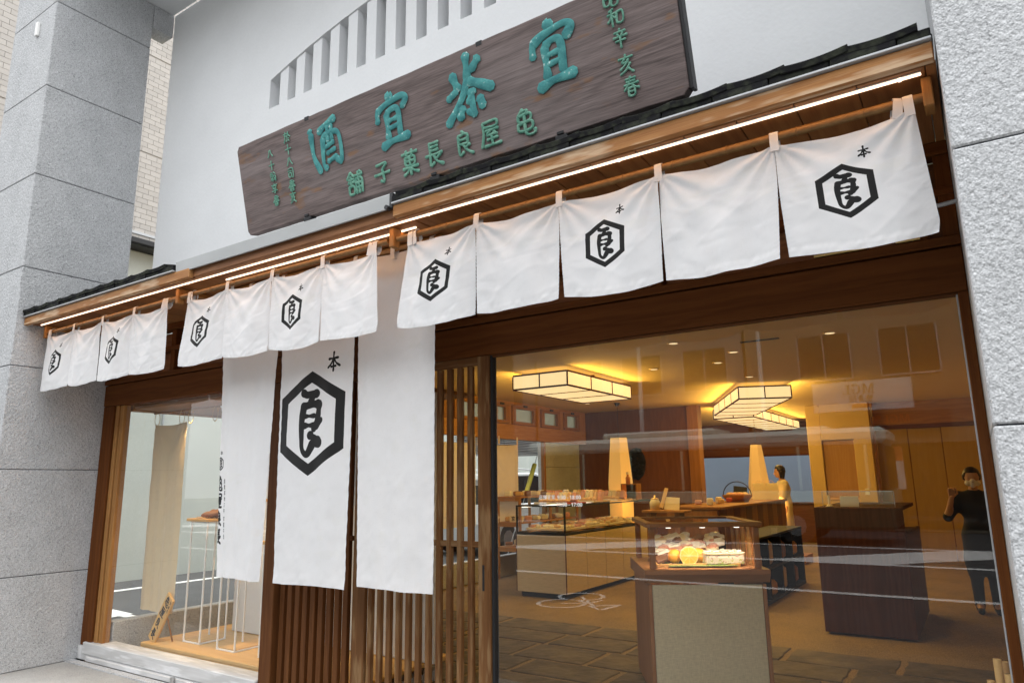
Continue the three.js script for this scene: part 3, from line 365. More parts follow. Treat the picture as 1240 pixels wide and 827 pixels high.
/* ------------------------------------------------------------------ shop front: timber frame, glass */
const frame = thing('shopfront_frame', 'brown timber shop front with header beam, posts, sill and large window panes', 'shop front');
{
  const P = (n, g, m = M.frame, l) => part(n, g, m, frame, null, null, l);
  P('header_beam', ext(-7.4, 0.045, 2.402, 2.612, -0.1, 0.0, 0.006, 'x', 0.3));
  P('rail', ext(-7.4, 0.045, 2.62, 2.662, -0.09, 0.012, 0.004, 'x', 0.9)); P('rail', ext(-7.4, 0.045, 2.86, 2.9, -0.09, 0.006, 0.004, 'x', 0.1)); P('rail', ext(-7.4, 0.045, 3.06, 3.122, -0.09, 0.008, 0.004, 'x', 0.5));
  for (const x of [-7.37, -6.22, -5.06, -3.85, -2.75, -1.4, -0.1, 0.02]) P('post', ext(x - 0.04, x + 0.025, 2.664, 3.058, -0.092, -0.004, 0.004, 'y', x));
  P('backing_board', ext(-7.38, 0.04, 2.66, 3.06, -0.12, -0.1, 0.003, 'x'), M.fasciaDark);
  P('post', ext(-7.398, -7.2, 0.1, 2.4, -0.1, -0.004, 0.006, 'y', 0.2)); P('jamb', ext(-7.185, -7.13, 0.16, 2.4, -0.08, -0.02, 0.004, 'y', 0.4), M.jamb); P('jamb', ext(-7.115, -7.05, 0.16, 2.4, -0.1, -0.03, 0.004, 'y', 1.4), M.jamb);
  P('post', ext(-4.712, -4.575, 0.0, 2.4, -0.12, 0.004, 0.006, 'y', 0.7), M.latticeB); P('post', ext(-3.8, -3.735, 0.0, 2.36, -0.1, -0.055, 0.004, 'y', 0.9), M.latticeB);
  P('post', ext(0.004, 0.044, 0.0, 2.4, -0.1, 0.0, 0.004, 'y', 0.1)); P('gasket', ext(-0.004, 0.003, 0.05, 2.396, -0.05, -0.012, 0.001, 'y'), M.drip);
  P('gasket', ext(-2.562, -2.546, 0.05, 2.398, -0.06, -0.01, 0.002, 'y'), M.black); P('gasket', ext(-2.546, 0.004, 2.388, 2.4, -0.05, -0.012, 0.002, 'x'), M.latticeB);
  P('sill', ext(-7.3, -4.715, 0.06, 0.166, -0.16, 0.02, 0.006, 'x'), M.sill); P('sill', ext(-7.4, -7.19, 0.004, 0.13, -0.12, 0.012, 0.006, 'y'), M.sill); P('sill', ext(-7.18, -4.715, 0.012, 0.057, -0.1, 0.045, 0.006, 'x', 0.6), M.sill);
  P('kerb_strip', ext(-7.4, -4.7, -0.01, 0.012, 0.046, 0.12, 0.003, 'x'), M.graniteFar); P('sill', ext(-2.55, 0.004, 0.0, 0.12, -0.1, 0.02, 0.006, 'x'), M.frame);
  P('floor_bolt', cyl(0.018, 0.02, 0.07, 14).translate(-5.72, 0.035, 0.06), M.steel);
  P('window_glass', new THREE.PlaneGeometry(2.336, 2.235).translate(-5.882, 1.283, -0.045), M.glass, 'display window pane'); P('window_glass', new THREE.PlaneGeometry(2.546, 2.27).translate(-1.273, 1.255, -0.03), M.glass, 'large shop window pane');
  for (const [x, w] of [[-0.16, 0.05], [-0.45, 0.12], [-1.13, 0.06], [-1.52, 0.05]]) P('fitting', ext(x - w, x + w, 2.667, 2.678, -0.02, 0.016, 0.002), M.brass);
  P('pipe', tube([[-0.09, 2.71, 0.3], [0.0, 2.715, 0.3], [0.05, 2.72, 0.3]], 0.009, 10), M.drip);
  // white lettering on the big pane: opening hours
  const font = await new FontLoader().loadAsync('fonts/droid/droid_sans_bold.typeface.json');
  const txt = (s, size) => new TextGeometry(s, { font, size, depth: 0.001, curveSegments: 3 });
  const flat = (k, size, w) => reliefChar(k, size, w, 0.0008, 1, 2);
  const L = []; let x = -2.225; for (const k of ['ten', 'ho', 'ei', 'gyo']) { L.push(clean(flat(k, 0.026, 0.045).translate(x + 0.013, 1.505, 0))); x += 0.0285; } L.push(clean(txt('9:30 - 18:00', 0.0215).translate(x + 0.012, 1.494, 0)));
  x = -2.225; for (const k of ['kitsu', 'cha']) { L.push(clean(flat(k, 0.026, 0.045).translate(x + 0.013, 1.464, 0))); x += 0.0285; } L.push(clean(txt('11:00 - 17:00', 0.0215).translate(x + 0.061, 1.453, 0)));
  P('lettering', merge(L), M.letterWhite); frame.children[frame.children.length - 1].position.z = -0.0285;
}
function lattice(name, label, x0, x1, xs, w, mats, yb, yt, zc, stileL, stileR) {
  const t = thing(name, label, 'lattice'), P = (n, g, m) => part(n, g, m, t);
  if (stileL) P('stile', ext(x0, x0 + stileL, yb, yt, zc - 0.03, zc + 0.006, 0.004, 'y', 0.3), mats[0]); if (stileR) P('stile', ext(x1 - stileR, x1, yb, yt, zc - 0.03, zc + 0.006, 0.004, 'y', 0.9), mats[0]);
  const a = x0 + (stileL || 0), b = x1 - (stileR || 0);
  P('rail', ext(a, b, yt - 0.055, yt, zc - 0.028, zc - 0.004, 0.003, 'x'), mats[0]); P('rail', ext(a, b, yb, yb + 0.11, zc - 0.028, zc - 0.004, 0.003, 'x', 0.5), mats[0]); P('rail', ext(a, b, 1.2, 1.235, zc - 0.03, zc - 0.002, 0.003, 'x', 0.8), mats[1]);
  xs.forEach((x, i) => P('slat', ext(x - w / 2, x + w / 2, yb + 0.112, yt - 0.057, zc - 0.034, zc + 0.002, 0.003, 'y', i * 0.41, i * 0.13), mats[i % 2]));
  P('glass', new THREE.PlaneGeometry(b - a, yt - yb - 0.2).translate((a + b) / 2, (yt + yb) / 2, zc - 0.042), M.caseGlass);
  return t;
}
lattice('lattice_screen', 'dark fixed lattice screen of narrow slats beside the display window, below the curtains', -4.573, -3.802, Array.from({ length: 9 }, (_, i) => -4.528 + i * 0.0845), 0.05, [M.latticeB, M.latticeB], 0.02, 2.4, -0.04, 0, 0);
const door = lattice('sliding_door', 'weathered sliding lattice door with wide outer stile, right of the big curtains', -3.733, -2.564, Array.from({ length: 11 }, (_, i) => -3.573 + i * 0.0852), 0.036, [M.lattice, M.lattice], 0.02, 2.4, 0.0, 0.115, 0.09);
part('pull', ext(-2.62, -2.605, 0.95, 1.1, 0.004, 0.009, 0.002), M.blackMetal, door);

/* ------------------------------------------------------------------ bamboo poles and curtains */
function bambooPole(label, x0, x1, y, z) {
  const t = thing('bamboo_pole', label, 'pole'); part('culm', cyl(0.017, 0.0185, x1 - x0, 14).rotateZ(Math.PI / 2).translate((x0 + x1) / 2, y, z), M.bamboo, t);
  for (let x = x0 + 0.12, k = 0; x < x1; x += 0.27 + 0.03 * Math.sin(k++ * 2)) part('node', new THREE.TorusGeometry(0.0185, 0.0022, 6, 16).rotateY(Math.PI / 2).translate(x, y, z), M.bamboo, t);
}
bambooPole('bamboo pole carrying the short curtain over the display window', -7.28, -5.0, 3.052, 0.63); bambooPole('bamboo pole carrying the short curtain over the doorway', -5.06, -2.86, 3.052, 0.632); bambooPole('bamboo pole carrying the short curtain over the big window', -2.79, 0.005, 3.052, 0.63);
bambooPole('bamboo pole behind the short curtains, carrying the long doorway curtain', -4.9, -2.62, 3.1, 0.4);
function noren(label, xs, marks, seed, opts = {}) {
  const t = thing('noren_curtain', label, 'shop curtain'), n = xs.length - 1, z = 0.648, top = 3.012, r = rng(seed);
  for (let i = 0; i < n; i++) {
    const sl = opts.slits?.[i] ?? 0.34, sr = opts.slits?.[i + 1] ?? 0.34;
    part('panel', clothPanel({ x0: xs[i] + 0.001, x1: xs[i + 1] - 0.001, yT: top + 0.006 * (r() - 0.5), yB: 2.495 + (opts.lift?.[i] ?? 0), z: z + 0.004 * (i % 2), sag: 0.022 + 0.016 * r(), drop: 0.016 + 0.018 * r(), belly: 0.018 + 0.02 * r(), slitL: i ? sl : 0.9, slitR: i < n - 1 ? sr : 0.9, gap: i === 0 || i === n - 1 ? 0.012 : 0.012, seed: seed * 10 + i, fold: 0.004 + 0.004 * r(), x0b: xs[i] + (i === 0 ? -0.07 : 0.001), x1b: xs[i + 1] + (i === n - 1 ? 0.03 : -0.001) }), marks.includes(i) ? MARKED : PLAIN[i % 2], t);
  }
  xs.forEach((x, i) => { const e = i === 0 ? 0.02 : i === n ? -0.02 : 0; part('loop', loopGeo, PLAIN[0], t, [x + e, 3.052, 0.63], [0, 0.05 * (r() - 0.5), 0.12 * (r() - 0.5)]); if (i === 0 || i === n) part('loop', loopGeo, PLAIN[1], t, [x + e * 2.9, 3.052, 0.631], [0, i ? 0.3 : -0.3, i ? -0.16 : 0.16]); });
}
const even = (a, b, n) => Array.from({ length: n + 1 }, (_, i) => a + ((b - a) * i) / n);
noren('short white curtain with two black hexagon crests, over the display window beside the grey pillar', [-7.23, -6.74, -6.23, -5.72, -5.22], [0, 2], 2, { slits: [1, 0.95, 0.2, 0.95, 1] });
noren('short white curtain with two black hexagon crests, in front of the long doorway curtain', [-4.95, -4.45, -3.94, -3.43, -2.94], [0, 2], 5, { slits: [1, 0.95, 0.25, 0.3, 1] });
noren('short white curtain with three black hexagon crests, over the big shop window', [-2.69, -2.18, -1.65, -1.11, -0.58, -0.05], [0, 2, 4], 7);
{
  const t = thing('door_curtain', 'long white three-panel curtain with one big black hexagon crest hanging in the doorway', 'shop curtain');
  const big = clothMat(canvas(700, 2150, CLOTHCSS, (x, w, h) => { fabricGround(x, w, h, 61); mark(x, w * 0.475, h * 0.503, w * 0.443, 360 * 1.0); x.fillStyle = '#08080a'; inkChar(x, 'hon', w * 0.665, h * 0.281, w * 0.21, 0.055, 0.92, 9); }));
  const words = clothMat(canvas(590, 2150, CLOTHCSS, (x, w, h) => {
    fabricGround(x, w, h, 71); x.save(); mark(x, 12, 1335, 36, 52); x.fillStyle = '#08080a'; inkChar(x, 'hon', 4, 1236, 34, 0.06, 1, 2);
    ['kame', 'ya', 'ryo', 'cho'].forEach((k, i) => inkChar(x, k, -42, 1425 + i * 128, 112, 0.075, 0.8, i + 4));
    ['so', 'gyo', 'kyou', 'wa', 'san', 'nen', 'kyo', 'ka', 'ko', 'shi'].forEach((k, i) => inkChar(x, k, 72 + i * 1.5, 1448 + i * 43 + (i > 5 ? 14 : 0), 36, 0.055, 0.95, i)); x.restore();
  }));
  const plain = clothMat(canvas(600, 1400, CLOTHCSS, (x, w, h) => fabricGround(x, w, h, 81)));
  const common = { yT: 3.085, z: 0.4, sag: 0.012, drop: -0.006, belly: 0.02, nx: 40, ny: 130, fold: 0.007, gap: 0.004, hem: 0.05, crease: 0.22 };
  part('panel', clothPanel({ ...common, x0: -4.87, x1: -4.125, x0b: -4.71, x1b: -4.235, yB: 0.947, slitL: 0.9, slitR: 0.2, seed: 101, fold: 0.011 }), words, t);
  part('panel', clothPanel({ ...common, x0: -4.12, x1: -3.375, x0b: -4.1, x1b: -3.392, yB: 0.951, slitL: 0.2, slitR: 0.2, seed: 102, fold: 0.006 }), big, t);
  part('panel', clothPanel({ ...common, x0: -3.368, x1: -2.682, x0b: -3.285, x1b: -2.678, yB: 0.976, slitL: 0.2, slitR: 0.9, seed: 103, fold: 0.01 }), plain, t);
  for (const x of [-4.84, -4.5, -4.12, -3.75, -3.37, -3.03, -2.7]) part('loop', loopGeo, PLAIN[1], t, [x, 3.1, 0.398]);
}

/* ------------------------------------------------------------------ interior: floor, walls, ceiling */
const BACK = -15.6;
const floorObj = struct('floor', ext(-7.3, 0.9, -0.05, -0.004, BACK - 0.2, 0.0, 0.002), M.gravel);
{ // stone paving set in the gravel floor just inside the window
  const r = rng(71), rows = [-0.25, -0.72, -1.2, -1.72, -2.2, -2.75, -3.25, -3.78];
  const geos = {};
  for (let k = 0; k + 1 < rows.length; k++) {
    let x = -6.7 + r() * 0.4; const z1 = rows[k] - 0.03, z0 = rows[k + 1] + 0.03;
    while (x < 0.5) { const w = 0.62 + r() * 0.55, n = 7, s = new THREE.Shape(), W = w - 0.07, D = z1 - z0, pts = []; const e = () => (r() - 0.5) * 0.022; for (let i = 0; i <= n; i++) pts.push([(W * i) / n, e()]); for (let i = 1; i < 4; i++) pts.push([W + e(), (D * i) / 4]); for (let i = n; i >= 0; i--) pts.push([(W * i) / n, D + e()]); for (let i = 3; i > 0; i--) pts.push([e(), (D * i) / 4]); pts.forEach((p, i) => (i ? s.lineTo(...p) : s.moveTo(...p))); s.closePath();
      const g = uvBox(new THREE.ExtrudeGeometry(s, { depth: 0.02, bevelEnabled: true, bevelSize: 0.008, bevelThickness: 0.006, bevelSegments: 1 }).rotateX(-Math.PI / 2), 'x', r() * 3, r() * 3); part('paving_stone', g, M.paver, floorObj, [x, -0.022 + 0.004 * r(), z1]); x += w; }
  }
}
struct('ceiling', ext(-7.3, 0.9, 3.03, 3.05, BACK - 0.1, -0.13, 0.002), M.ceiling);
struct('wall_right', ext(0.75, 0.9, -0.05, 3.03, BACK, -0.31, 0.002), M.creamWall);
{ // partition with dark wood face, back wall with window opening
  struct('wall_left', ext(-7.25, -7.1, 0, 3.03, -15.59, -9.905, 0.003), M.brownWall); struct('partition_wall', merge([ext(-7.24, -4.78, 0, 3.03, -10.05, -9.9, 0.003)]), M.brownWall);
  struct('partition_post', ext(-4.77, -4.55, 0, 3.03, -10.1, -9.86, 0.006, 'y'), M.shopWood);
  struct('wall_back', merge([ext(-7.3, -6.9, 0, 2.18, BACK - 0.15, BACK, 0.002), ext(-7.3, 0.75, 2.18, 3.03, BACK - 0.15, BACK, 0.002), ext(-6.9, -3.2, 0, 0.95, BACK - 0.15, BACK, 0.002), ext(-3.2, 0.75, 0, 2.18, BACK - 0.15, BACK, 0.002)]), M.brownWall);
  const w = thing('rear_window', 'blue-grey rear window far behind the counter, looking out on a dim yard', 'window', [0, 0, BACK]);
  part('frame', merge([ext(-6.92, -6.86, 0.95, 2.18, -0.1, 0.02, 0.004), ext(-3.24, -3.18, 0.95, 2.18, -0.1, 0.02, 0.004), ext(-5.1, -5.04, 0.95, 2.18, -0.1, 0.02, 0.004), ext(-6.86, -3.24, 0.93, 0.98, -0.1, 0.03, 0.004), ext(-6.86, -3.24, 2.15, 2.2, -0.1, 0.03, 0.004)]), M.darkWood, w); part('glass', new THREE.PlaneGeometry(3.64, 1.18).translate(-5.05, 1.56, -0.05), M.caseGlass, w);
  solo('yard_wall', ext(-9, 0, -0.1, 2.6, BACK - 3.2, BACK - 3.0, 0.01), plaster([0.2, 0.24, 0.3], 14), 'grey-blue yard wall seen through the rear window', 'wall');
  const c = thing('cream_column', 'broad cream wall column at the back of the shop with a brown recessed panel', 'column');
  part('shaft', ext(-2.88, -2.62, 0, 3.03, -11.9, -11.6, 0.01), M.creamWall, c); part('shaft', ext(-2.62, -1.72, 2.32, 3.03, -11.9, -11.6, 0.01), M.creamWall, c); part('shaft', ext(-2.04, -1.72, 0, 2.32, -11.9, -11.6, 0.01), M.creamWall, c); part('panel', ext(-2.615, -2.045, 1.2, 2.31, -11.85, -11.66, 0.006), wood([0.4, 0.23, 0.08], [0.33, 0.17, 0.055], { seed: 31, streak: 0.3 }), c); part('dado', ext(-2.615, -2.045, 0, 1.15, -11.85, -11.64, 0.006), M.creamWall, c); part('rail', ext(-2.615, -2.045, 1.155, 1.2, -11.85, -11.62, 0.004), M.paleWood, c); part('switch_plate', ext(-1.93, -1.85, 1.25, 1.37, -11.598, -11.588, 0.003), M.white, c);
  const s = thing('sliding_screen', 'golden brown sliding panels under a dark rail on the rear right of the shop', 'screen', [0, 0, -12]);
  const pm = wood([0.34, 0.22, 0.065], [0.3, 0.185, 0.05], { seed: 33, streak: 0.25, ring: 3 }); for (let i = 0; i < 4; i++) part('panel', ext(-1.68 + i * 0.56, -1.135 + i * 0.56, 0.02, 2.5, -0.03 - 0.03 * (i % 2), -0.01 - 0.03 * (i % 2), 0.004, 'y', i), pm, s); part('rail', ext(-1.7, 0.75, 2.5, 2.58, -0.08, 0.02, 0.004), M.darkWood, s); part('upper_board', ext(-1.7, 0.75, 2.58, 3.03, -0.06, 0.0, 0.004), M.shopWood, s);
}
{ // glazed side of the shop with clerestory hoppers, towards the alley
  const t = thing('side_wall', 'orange-brown timber side wall with a row of small hopper windows under the ceiling', 'wall', [-7.05, 0, 0]);
  const Z = [[-1.0, -1.95], [-2.1, -3.05], [-3.2, -4.1], [-4.25, -5.15], [-5.3, -6.2], [-6.4, -6.91], [-7.0, -7.86], [-8.02, -8.77], [-8.93, -9.6]];
  part('wall', merge([ext(-0.12, 0, 2.35, 2.62, -9.9, -0.12, 0.003, 'z'), ext(-0.12, 0, 2.975, 3.03, -9.9, -0.12, 0.003, 'z'), ...Z.map(([a, b], i) => ext(-0.12, 0, 2.62, 2.975, a + 0.0, i ? Z[i - 1][1] : -0.12, 0.003, 'y')), ext(-0.12, 0, 2.62, 2.975, -9.9, -9.6, 0.003, 'y')]), M.orangeWood, t);
  for (const [a, b] of Z) { const w = part('hopper_window', merge([ext(-0.06, 0.03, 2.625, 2.68, b + 0.005, a - 0.005, 0.004, 'z'), ext(-0.06, 0.03, 2.915, 2.97, b + 0.005, a - 0.005, 0.004, 'z'), ext(-0.06, 0.03, 2.68, 2.915, b + 0.005, b + 0.12, 0.004, 'y'), ext(-0.06, 0.03, 2.68, 2.915, a - 0.12, a - 0.005, 0.004, 'y')]), M.shopWood, t); part('pane', new THREE.PlaneGeometry(a - b - 0.22, 0.24).rotateY(Math.PI / 2).translate(-0.02, 2.798, (a + b) / 2), M.frosted, w); part('latch', ext(0.03, 0.05, 2.95, 2.99, (a + b) / 2 - 0.06, (a + b) / 2 + 0.06, 0.004), M.blackMetal, w); }
  part('low_wall', ext(-0.14, 0.0, 0, 0.345, -9.9, -0.12, 0.006, 'z'), M.graniteFar, t); part('side_glass', new THREE.PlaneGeometry(9.75, 2.0).rotateY(Math.PI / 2).translate(-0.06, 1.348, -5.0), M.caseGlass, t);
  for (const [q, a, b] of [['left', -4.5, -5.75], ['right', -5.85, -7.05]]) { const c = thing('side_curtain', 'warm beige cloth panel hung on the ' + q + ' part of the glazed side wall', 'curtain', [-6.95, 0, 0]); const g = clothPanel({ x0: a, x1: b, yT: 2.25, yB: 0.9, z: 0, sag: 0.03, drop: 0, belly: 0.01, fold: 0.014, seed: q.length, ny: 40, nx: 30 }).rotateY(-Math.PI / 2); part('panel', g, M.beige, c); for (const z of [a - 0.02, (a + b) / 2, b + 0.02]) part('loop', cbox(0.012, 0.14, 0.04, 0.003), M.beige, c, [0, 2.31, z]); }
  for (const z of [-4.1, -8.2]) part('mullion', ext(-0.1, -0.02, 0.345, 2.35, z - 0.03, z + 0.03, 0.004, 'y'), M.shopWood, t);
}
const LAMPC = 0xffcd6a, LAMPI = 6.6, DOWNI = 5, CASEI = 1.1;
function areaDown(x, y, z, w, d, turn, color, inten) { const l = new THREE.RectAreaLight(color, inten, w, d); l.position.set(x, y, z); l.rotation.order = 'YXZ'; l.rotation.set(-Math.PI / 2, turn, 0); scene.add(l); }
function boxLamp(t, w, d, nx, nz, yb, yt, x, z, turn) {
  const g = new THREE.Group(), f = [], b = 0.022, H = yt - yb; const o = (gx) => { gx.rotateY(turn); gx.translate(x, 0, z); return gx; };
  for (const s of [-1, 1]) { for (const y of [yb, yt - b]) { f.push(ext(-w / 2 - 0.001, w / 2 + 0.001, y, y + b, s * d / 2 - b / 2, s * d / 2 + b / 2, 0.002), ext(s * w / 2 - b / 2, s * w / 2 + b / 2, y + 0.0005, y + b - 0.0005, -d / 2 + b / 2, d / 2 - b / 2, 0.002)); } }
  for (let i = 0; i <= nx; i++) for (const s of [-1, 1]) f.push(ext(-w / 2 + (w * i) / nx - b * 0.4, -w / 2 + (w * i) / nx + b * 0.4, yb + b, yt - b, s * d / 2 - b * 0.45, s * d / 2 + b * 0.45, 0.002));
  for (let i = 1; i < nz; i++) { const q = -d / 2 + (d * i) / nz; for (const s of [-1, 1]) f.push(ext(s * w / 2 - b * 0.45, s * w / 2 + b * 0.45, yb + b, yt - b, q - b * 0.4, q + b * 0.4, 0.002)); f.push(ext(-w / 2 + b / 2, w / 2 - b / 2, yb + 0.001, yb + b - 0.002, q - b * 0.4, q + b * 0.4, 0.002)); }
  part('lattice_frame', o(merge(f)), M.darkWood, t);
  for (let i = 0; i < nx; i++) for (const s of [-1, 1]) part('side_pane', o(ext(-w / 2 + (w * i) / nx + b * 0.4, -w / 2 + (w * (i + 1)) / nx - b * 0.4, yb + b, yt - b, s * d / 2 - 0.004, s * d / 2 + 0.002, 0.001)), M.lamp, t);
  for (let i = 0; i < nz; i++) { for (const s of [-1, 1]) part('side_pane', o(ext(s * w / 2 - 0.004, s * w / 2 + 0.002, yb + b, yt - b, -d / 2 + (d * i) / nz + b * 0.4, -d / 2 + (d * (i + 1)) / nz - b * 0.4, 0.001)), M.lamp, t); part('bottom_pane', o(ext(-w / 2 + b / 2, w / 2 - b / 2, yb + 0.009, yb + 0.014, -d / 2 + (d * i) / nz + b * 0.4, -d / 2 + (d * (i + 1)) / nz - b * 0.4, 0.001)), M.lamp, t); }
  part('hanger', o(merge([ext(-0.3, -0.26, yt, 3.03, -0.02, 0.02, 0.002), ext(0.26, 0.3, yt, 3.03, -0.02, 0.02, 0.002)])), M.darkWood, t);
  areaDown(x, yb - 0.004, z, w - 0.1, d - 0.1, turn, LAMPC, LAMPI);
  for (const s of [-1, 1]) { const l = new THREE.RectAreaLight(LAMPC, LAMPI * 3.6, d - 0.1, H - 0.06); const v = new THREE.Vector3(s * (w / 2 + 0.016), (yb + yt) / 2, 0).applyAxisAngle(new THREE.Vector3(0, 1, 0), turn); l.position.set(x + v.x, v.y, z + v.z); l.lookAt(x + v.x * 3, v.y, z + v.z * 3); scene.add(l); }
}

{ const t = thing('ceiling_lamp', 'glowing paper box lamp with dark lattice, nearest to the window on the shop ceiling', 'ceiling lamp'); boxLamp(t, 0.82, 1.94, 2, 3, 2.77, 2.975, -4.63, -5.0, 0); }
{ const t = thing('ceiling_lamp', 'glowing angled paper box lamp with dark lattice over the counter, deep in the shop', 'ceiling lamp'); boxLamp(t, 0.77, 2.8, 2, 4, 2.77, 2.975, -3.2, -8.55, R(25)); boxLamp(t, 0.8, 4.2, 2, 6, 2.772, 2.973, -4.03, -12.6, 0); }
[[-2.6, -3.47], [-1.12, -3.93], [-2.61, -5.04], [-2.23, -4.4], [-2.63, -6.56], [-3.46, -5.03], [-6.0, -3.2], [-6.1, -8.2], [-1.3, -0.75], [-2.9, -0.8]].forEach(([x, z], i) => {
  const t = thing('downlight', 'small round downlight set into the cream shop ceiling', 'downlight', [x, 3.03, z], 0, 'ceiling downlights'); part('ring', new THREE.TorusGeometry(0.055, 0.008, 6, 20).rotateX(Math.PI / 2), M.brass, t); part('lens', cyl(0.046, 0.046, 0.006, 18), M.down, t, [0, -0.004, 0]);
  const l = new THREE.SpotLight(0xffd07c, DOWNI, 0, R(48), 0.7, 2); l.position.set(x, 3.015, z); l.target.position.set(x, 0, z); l.castShadow = true; l.shadow.radius = 2; scene.add(l, l.target);
});
{ for (const [x0, x1, z] of [[-2.0, -1.6, -3.9]]) solo('ceiling_vent', ext(x0, x1, 3.022, 3.029, z, z + 0.05, 0.002), M.black, 'thin dark slot vent in the shop ceiling', 'vent'); }

/* ------------------------------------------------------------------ cases and counters */
const small = (w, h, d, m, name, label, cat, pos, turn = 0, group) => solo(name, cbox(w, h, d, Math.min(w, h, d) * 0.2), m, label, cat, pos, [0, turn, 0], group);
const rnd = rng(303);
const col = (r, g, b, o = {}) => std({ c: [r, g, b], roughness: 0.6, ...o });
const SW = { pink: col(0.6, 0.3, 0.22), tan: col(0.6, 0.4, 0.2), cream: col(0.75, 0.65, 0.45), brown: col(0.22, 0.1, 0.05), green: col(0.2, 0.3, 0.08), red: col(0.4, 0.06, 0.04), cellophane: col(0.8, 0.78, 0.72, { roughness: 0.15, clearcoat: 0.6 }), white: col(0.78, 0.76, 0.7), paperbox: std({ map: dtex(128, 128, (u, v) => { const k = fbm(u * 9, v * 9, 3, 9, 9), q = fbm(u * 6 + 20, v * 6, 3, 6, 6); return k > 0.62 ? [0.5, 0.3, 0.28] : q > 0.62 ? [0.45, 0.5, 0.2] : [0.72, 0.7, 0.6]; }, true, 0.16), roughness: 0.7 }) };
{ // foreground stand, turned towards the street
  const t = thing('display_stand', 'linen-fronted display stand with a wooden glass box top, right behind the big window', 'display case', [-1.83, 0, -1.785], R(30.6)); const w = 0.88, d = 0.9, zc = -d / 2;
  part('front_panel', ext(-w / 2 + 0.03, w / 2 - 0.03, 0.06, 0.815, -0.03, -0.006, 0.004, 'y'), M.linen, t); part('corner_post', ext(-w / 2, -w / 2 + 0.028, 0.02, 0.82, -0.034, 0, 0.004, 'y'), M.caseWood, t); part('corner_post', ext(w / 2 - 0.028, w / 2, 0.02, 0.82, -0.034, 0, 0.004, 'y'), M.caseWood, t);
  part('side_panel', ext(-w / 2, -w / 2 + 0.02, 0.02, 0.82, -d, -0.036, 0.004, 'y'), M.caseWood, t); part('side_panel', ext(w / 2 - 0.02, w / 2, 0.02, 0.82, -d, -0.036, 0.004, 'y'), M.caseWood, t); part('plinth', ext(-w / 2 + 0.03, w / 2 - 0.03, 0, 0.055, -d + 0.03, -0.03, 0.004), M.darkWood, t);
  const led = new THREE.Shape([[-0.0, 0.835], [0.035, 0.895], [0.035, 0.925], [-d - 0.02, 0.925], [-d - 0.02, 0.835]].map((p) => new THREE.Vector2(...p))); part('ledge', uvBox(new THREE.ExtrudeGeometry(led, { depth: w + 0.05, bevelEnabled: true, bevelSize: 0.003, bevelThickness: 0.003, bevelSegments: 1 }).rotateY(-Math.PI / 2).translate(w / 2 + 0.025, 0, 0), 'x'), M.caseWood, t);
  for (const x of [-w / 2 + 0.045, w / 2 - 0.045]) for (const z of [-0.03, -d + 0.03]) part('post', ext(x - 0.022, x + 0.022, 0.926, 1.235, z - 0.02, z + 0.02, 0.003, 'y'), M.caseWood, t);
  part('top_frame', merge([ext(-w / 2, w / 2, 1.236, 1.272, -0.06, 0.01, 0.004, 'x'), ext(-w / 2, w / 2, 1.236, 1.272, -d - 0.01, -d + 0.05, 0.004, 'x'), ext(-w / 2, -w / 2 + 0.06, 1.237, 1.271, -d + 0.051, -0.061, 0.004, 'z'), ext(w / 2 - 0.06, w / 2, 1.237, 1.271, -d + 0.051, -0.061, 0.004, 'z')]), M.caseWood, t);
  part('top_glass', new THREE.PlaneGeometry(w - 0.12, d - 0.11).rotateX(-Math.PI / 2).translate(0, 1.262, zc), M.caseGlass, t); part('front_glass', new THREE.PlaneGeometry(w - 0.14, 0.31).translate(0, 1.08, -0.012), M.caseGlass, t);
  part('inner_side', ext(w / 2 - 0.03, w / 2 - 0.02, 0.927, 1.235, -d + 0.06, -0.055, 0.002, 'y'), M.paleWood, t); for (let i = 0; i < 4; i++) part('inner_slat', ext(w / 2 - 0.045, w / 2 - 0.031, 0.927, 1.23, -0.2 - i * 0.17, -0.17 - i * 0.17, 0.002, 'y'), M.orangeWood, t);
  for (const x of [-0.26, 0, 0.26]) part('case_light', cyl(0.02, 0.02, 0.006, 14), M.whiteLed, t, [x, 1.231, -0.045]);
  const a = R(30.6), at = (x, y, z) => [-1.83 + x * Math.cos(a) + z * Math.sin(a), y, -1.785 - x * Math.sin(a) + z * Math.cos(a)];
  for (const q of [-0.26, 0, 0.26]) { const [x, y, z] = at(q, 1.226, -0.045), l = new THREE.SpotLight(0xffe0c0, CASEI, 0, R(55), 0.6, 2), [tx, ty, tz] = at(q * 0.9, 0.9, -0.27); l.position.set(x, y, z); l.target.position.set(tx, ty, tz); l.castShadow = true; scene.add(l, l.target); }
  const tray = thing('tray', 'square wooden tray of sweets inside the glass box of the front stand', 'tray', at(-0.02, 0.926, -0.36), a); part('base', ext(-0.33, 0.31, 0, 0.012, -0.3, 0.24, 0.003), M.paleWood, tray); for (const g of [ext(-0.33, 0.31, 0.012, 0.03, 0.228, 0.24, 0.002), ext(-0.33, 0.31, 0.012, 0.03, -0.3, -0.288, 0.002), ext(-0.33, -0.318, 0.012, 0.03, -0.288, 0.228, 0.002), ext(0.298, 0.31, 0.012, 0.03, -0.288, 0.228, 0.002)]) part('rim', g, M.paleWood, tray);
  solo('green_leaf_paper', cbox(0.52, 0.004, 0.36, 0.001), SW.green, 'green paper sheet lining the wooden tray', 'paper', at(0.0, 0.942, -0.26), [0, a, 0]);
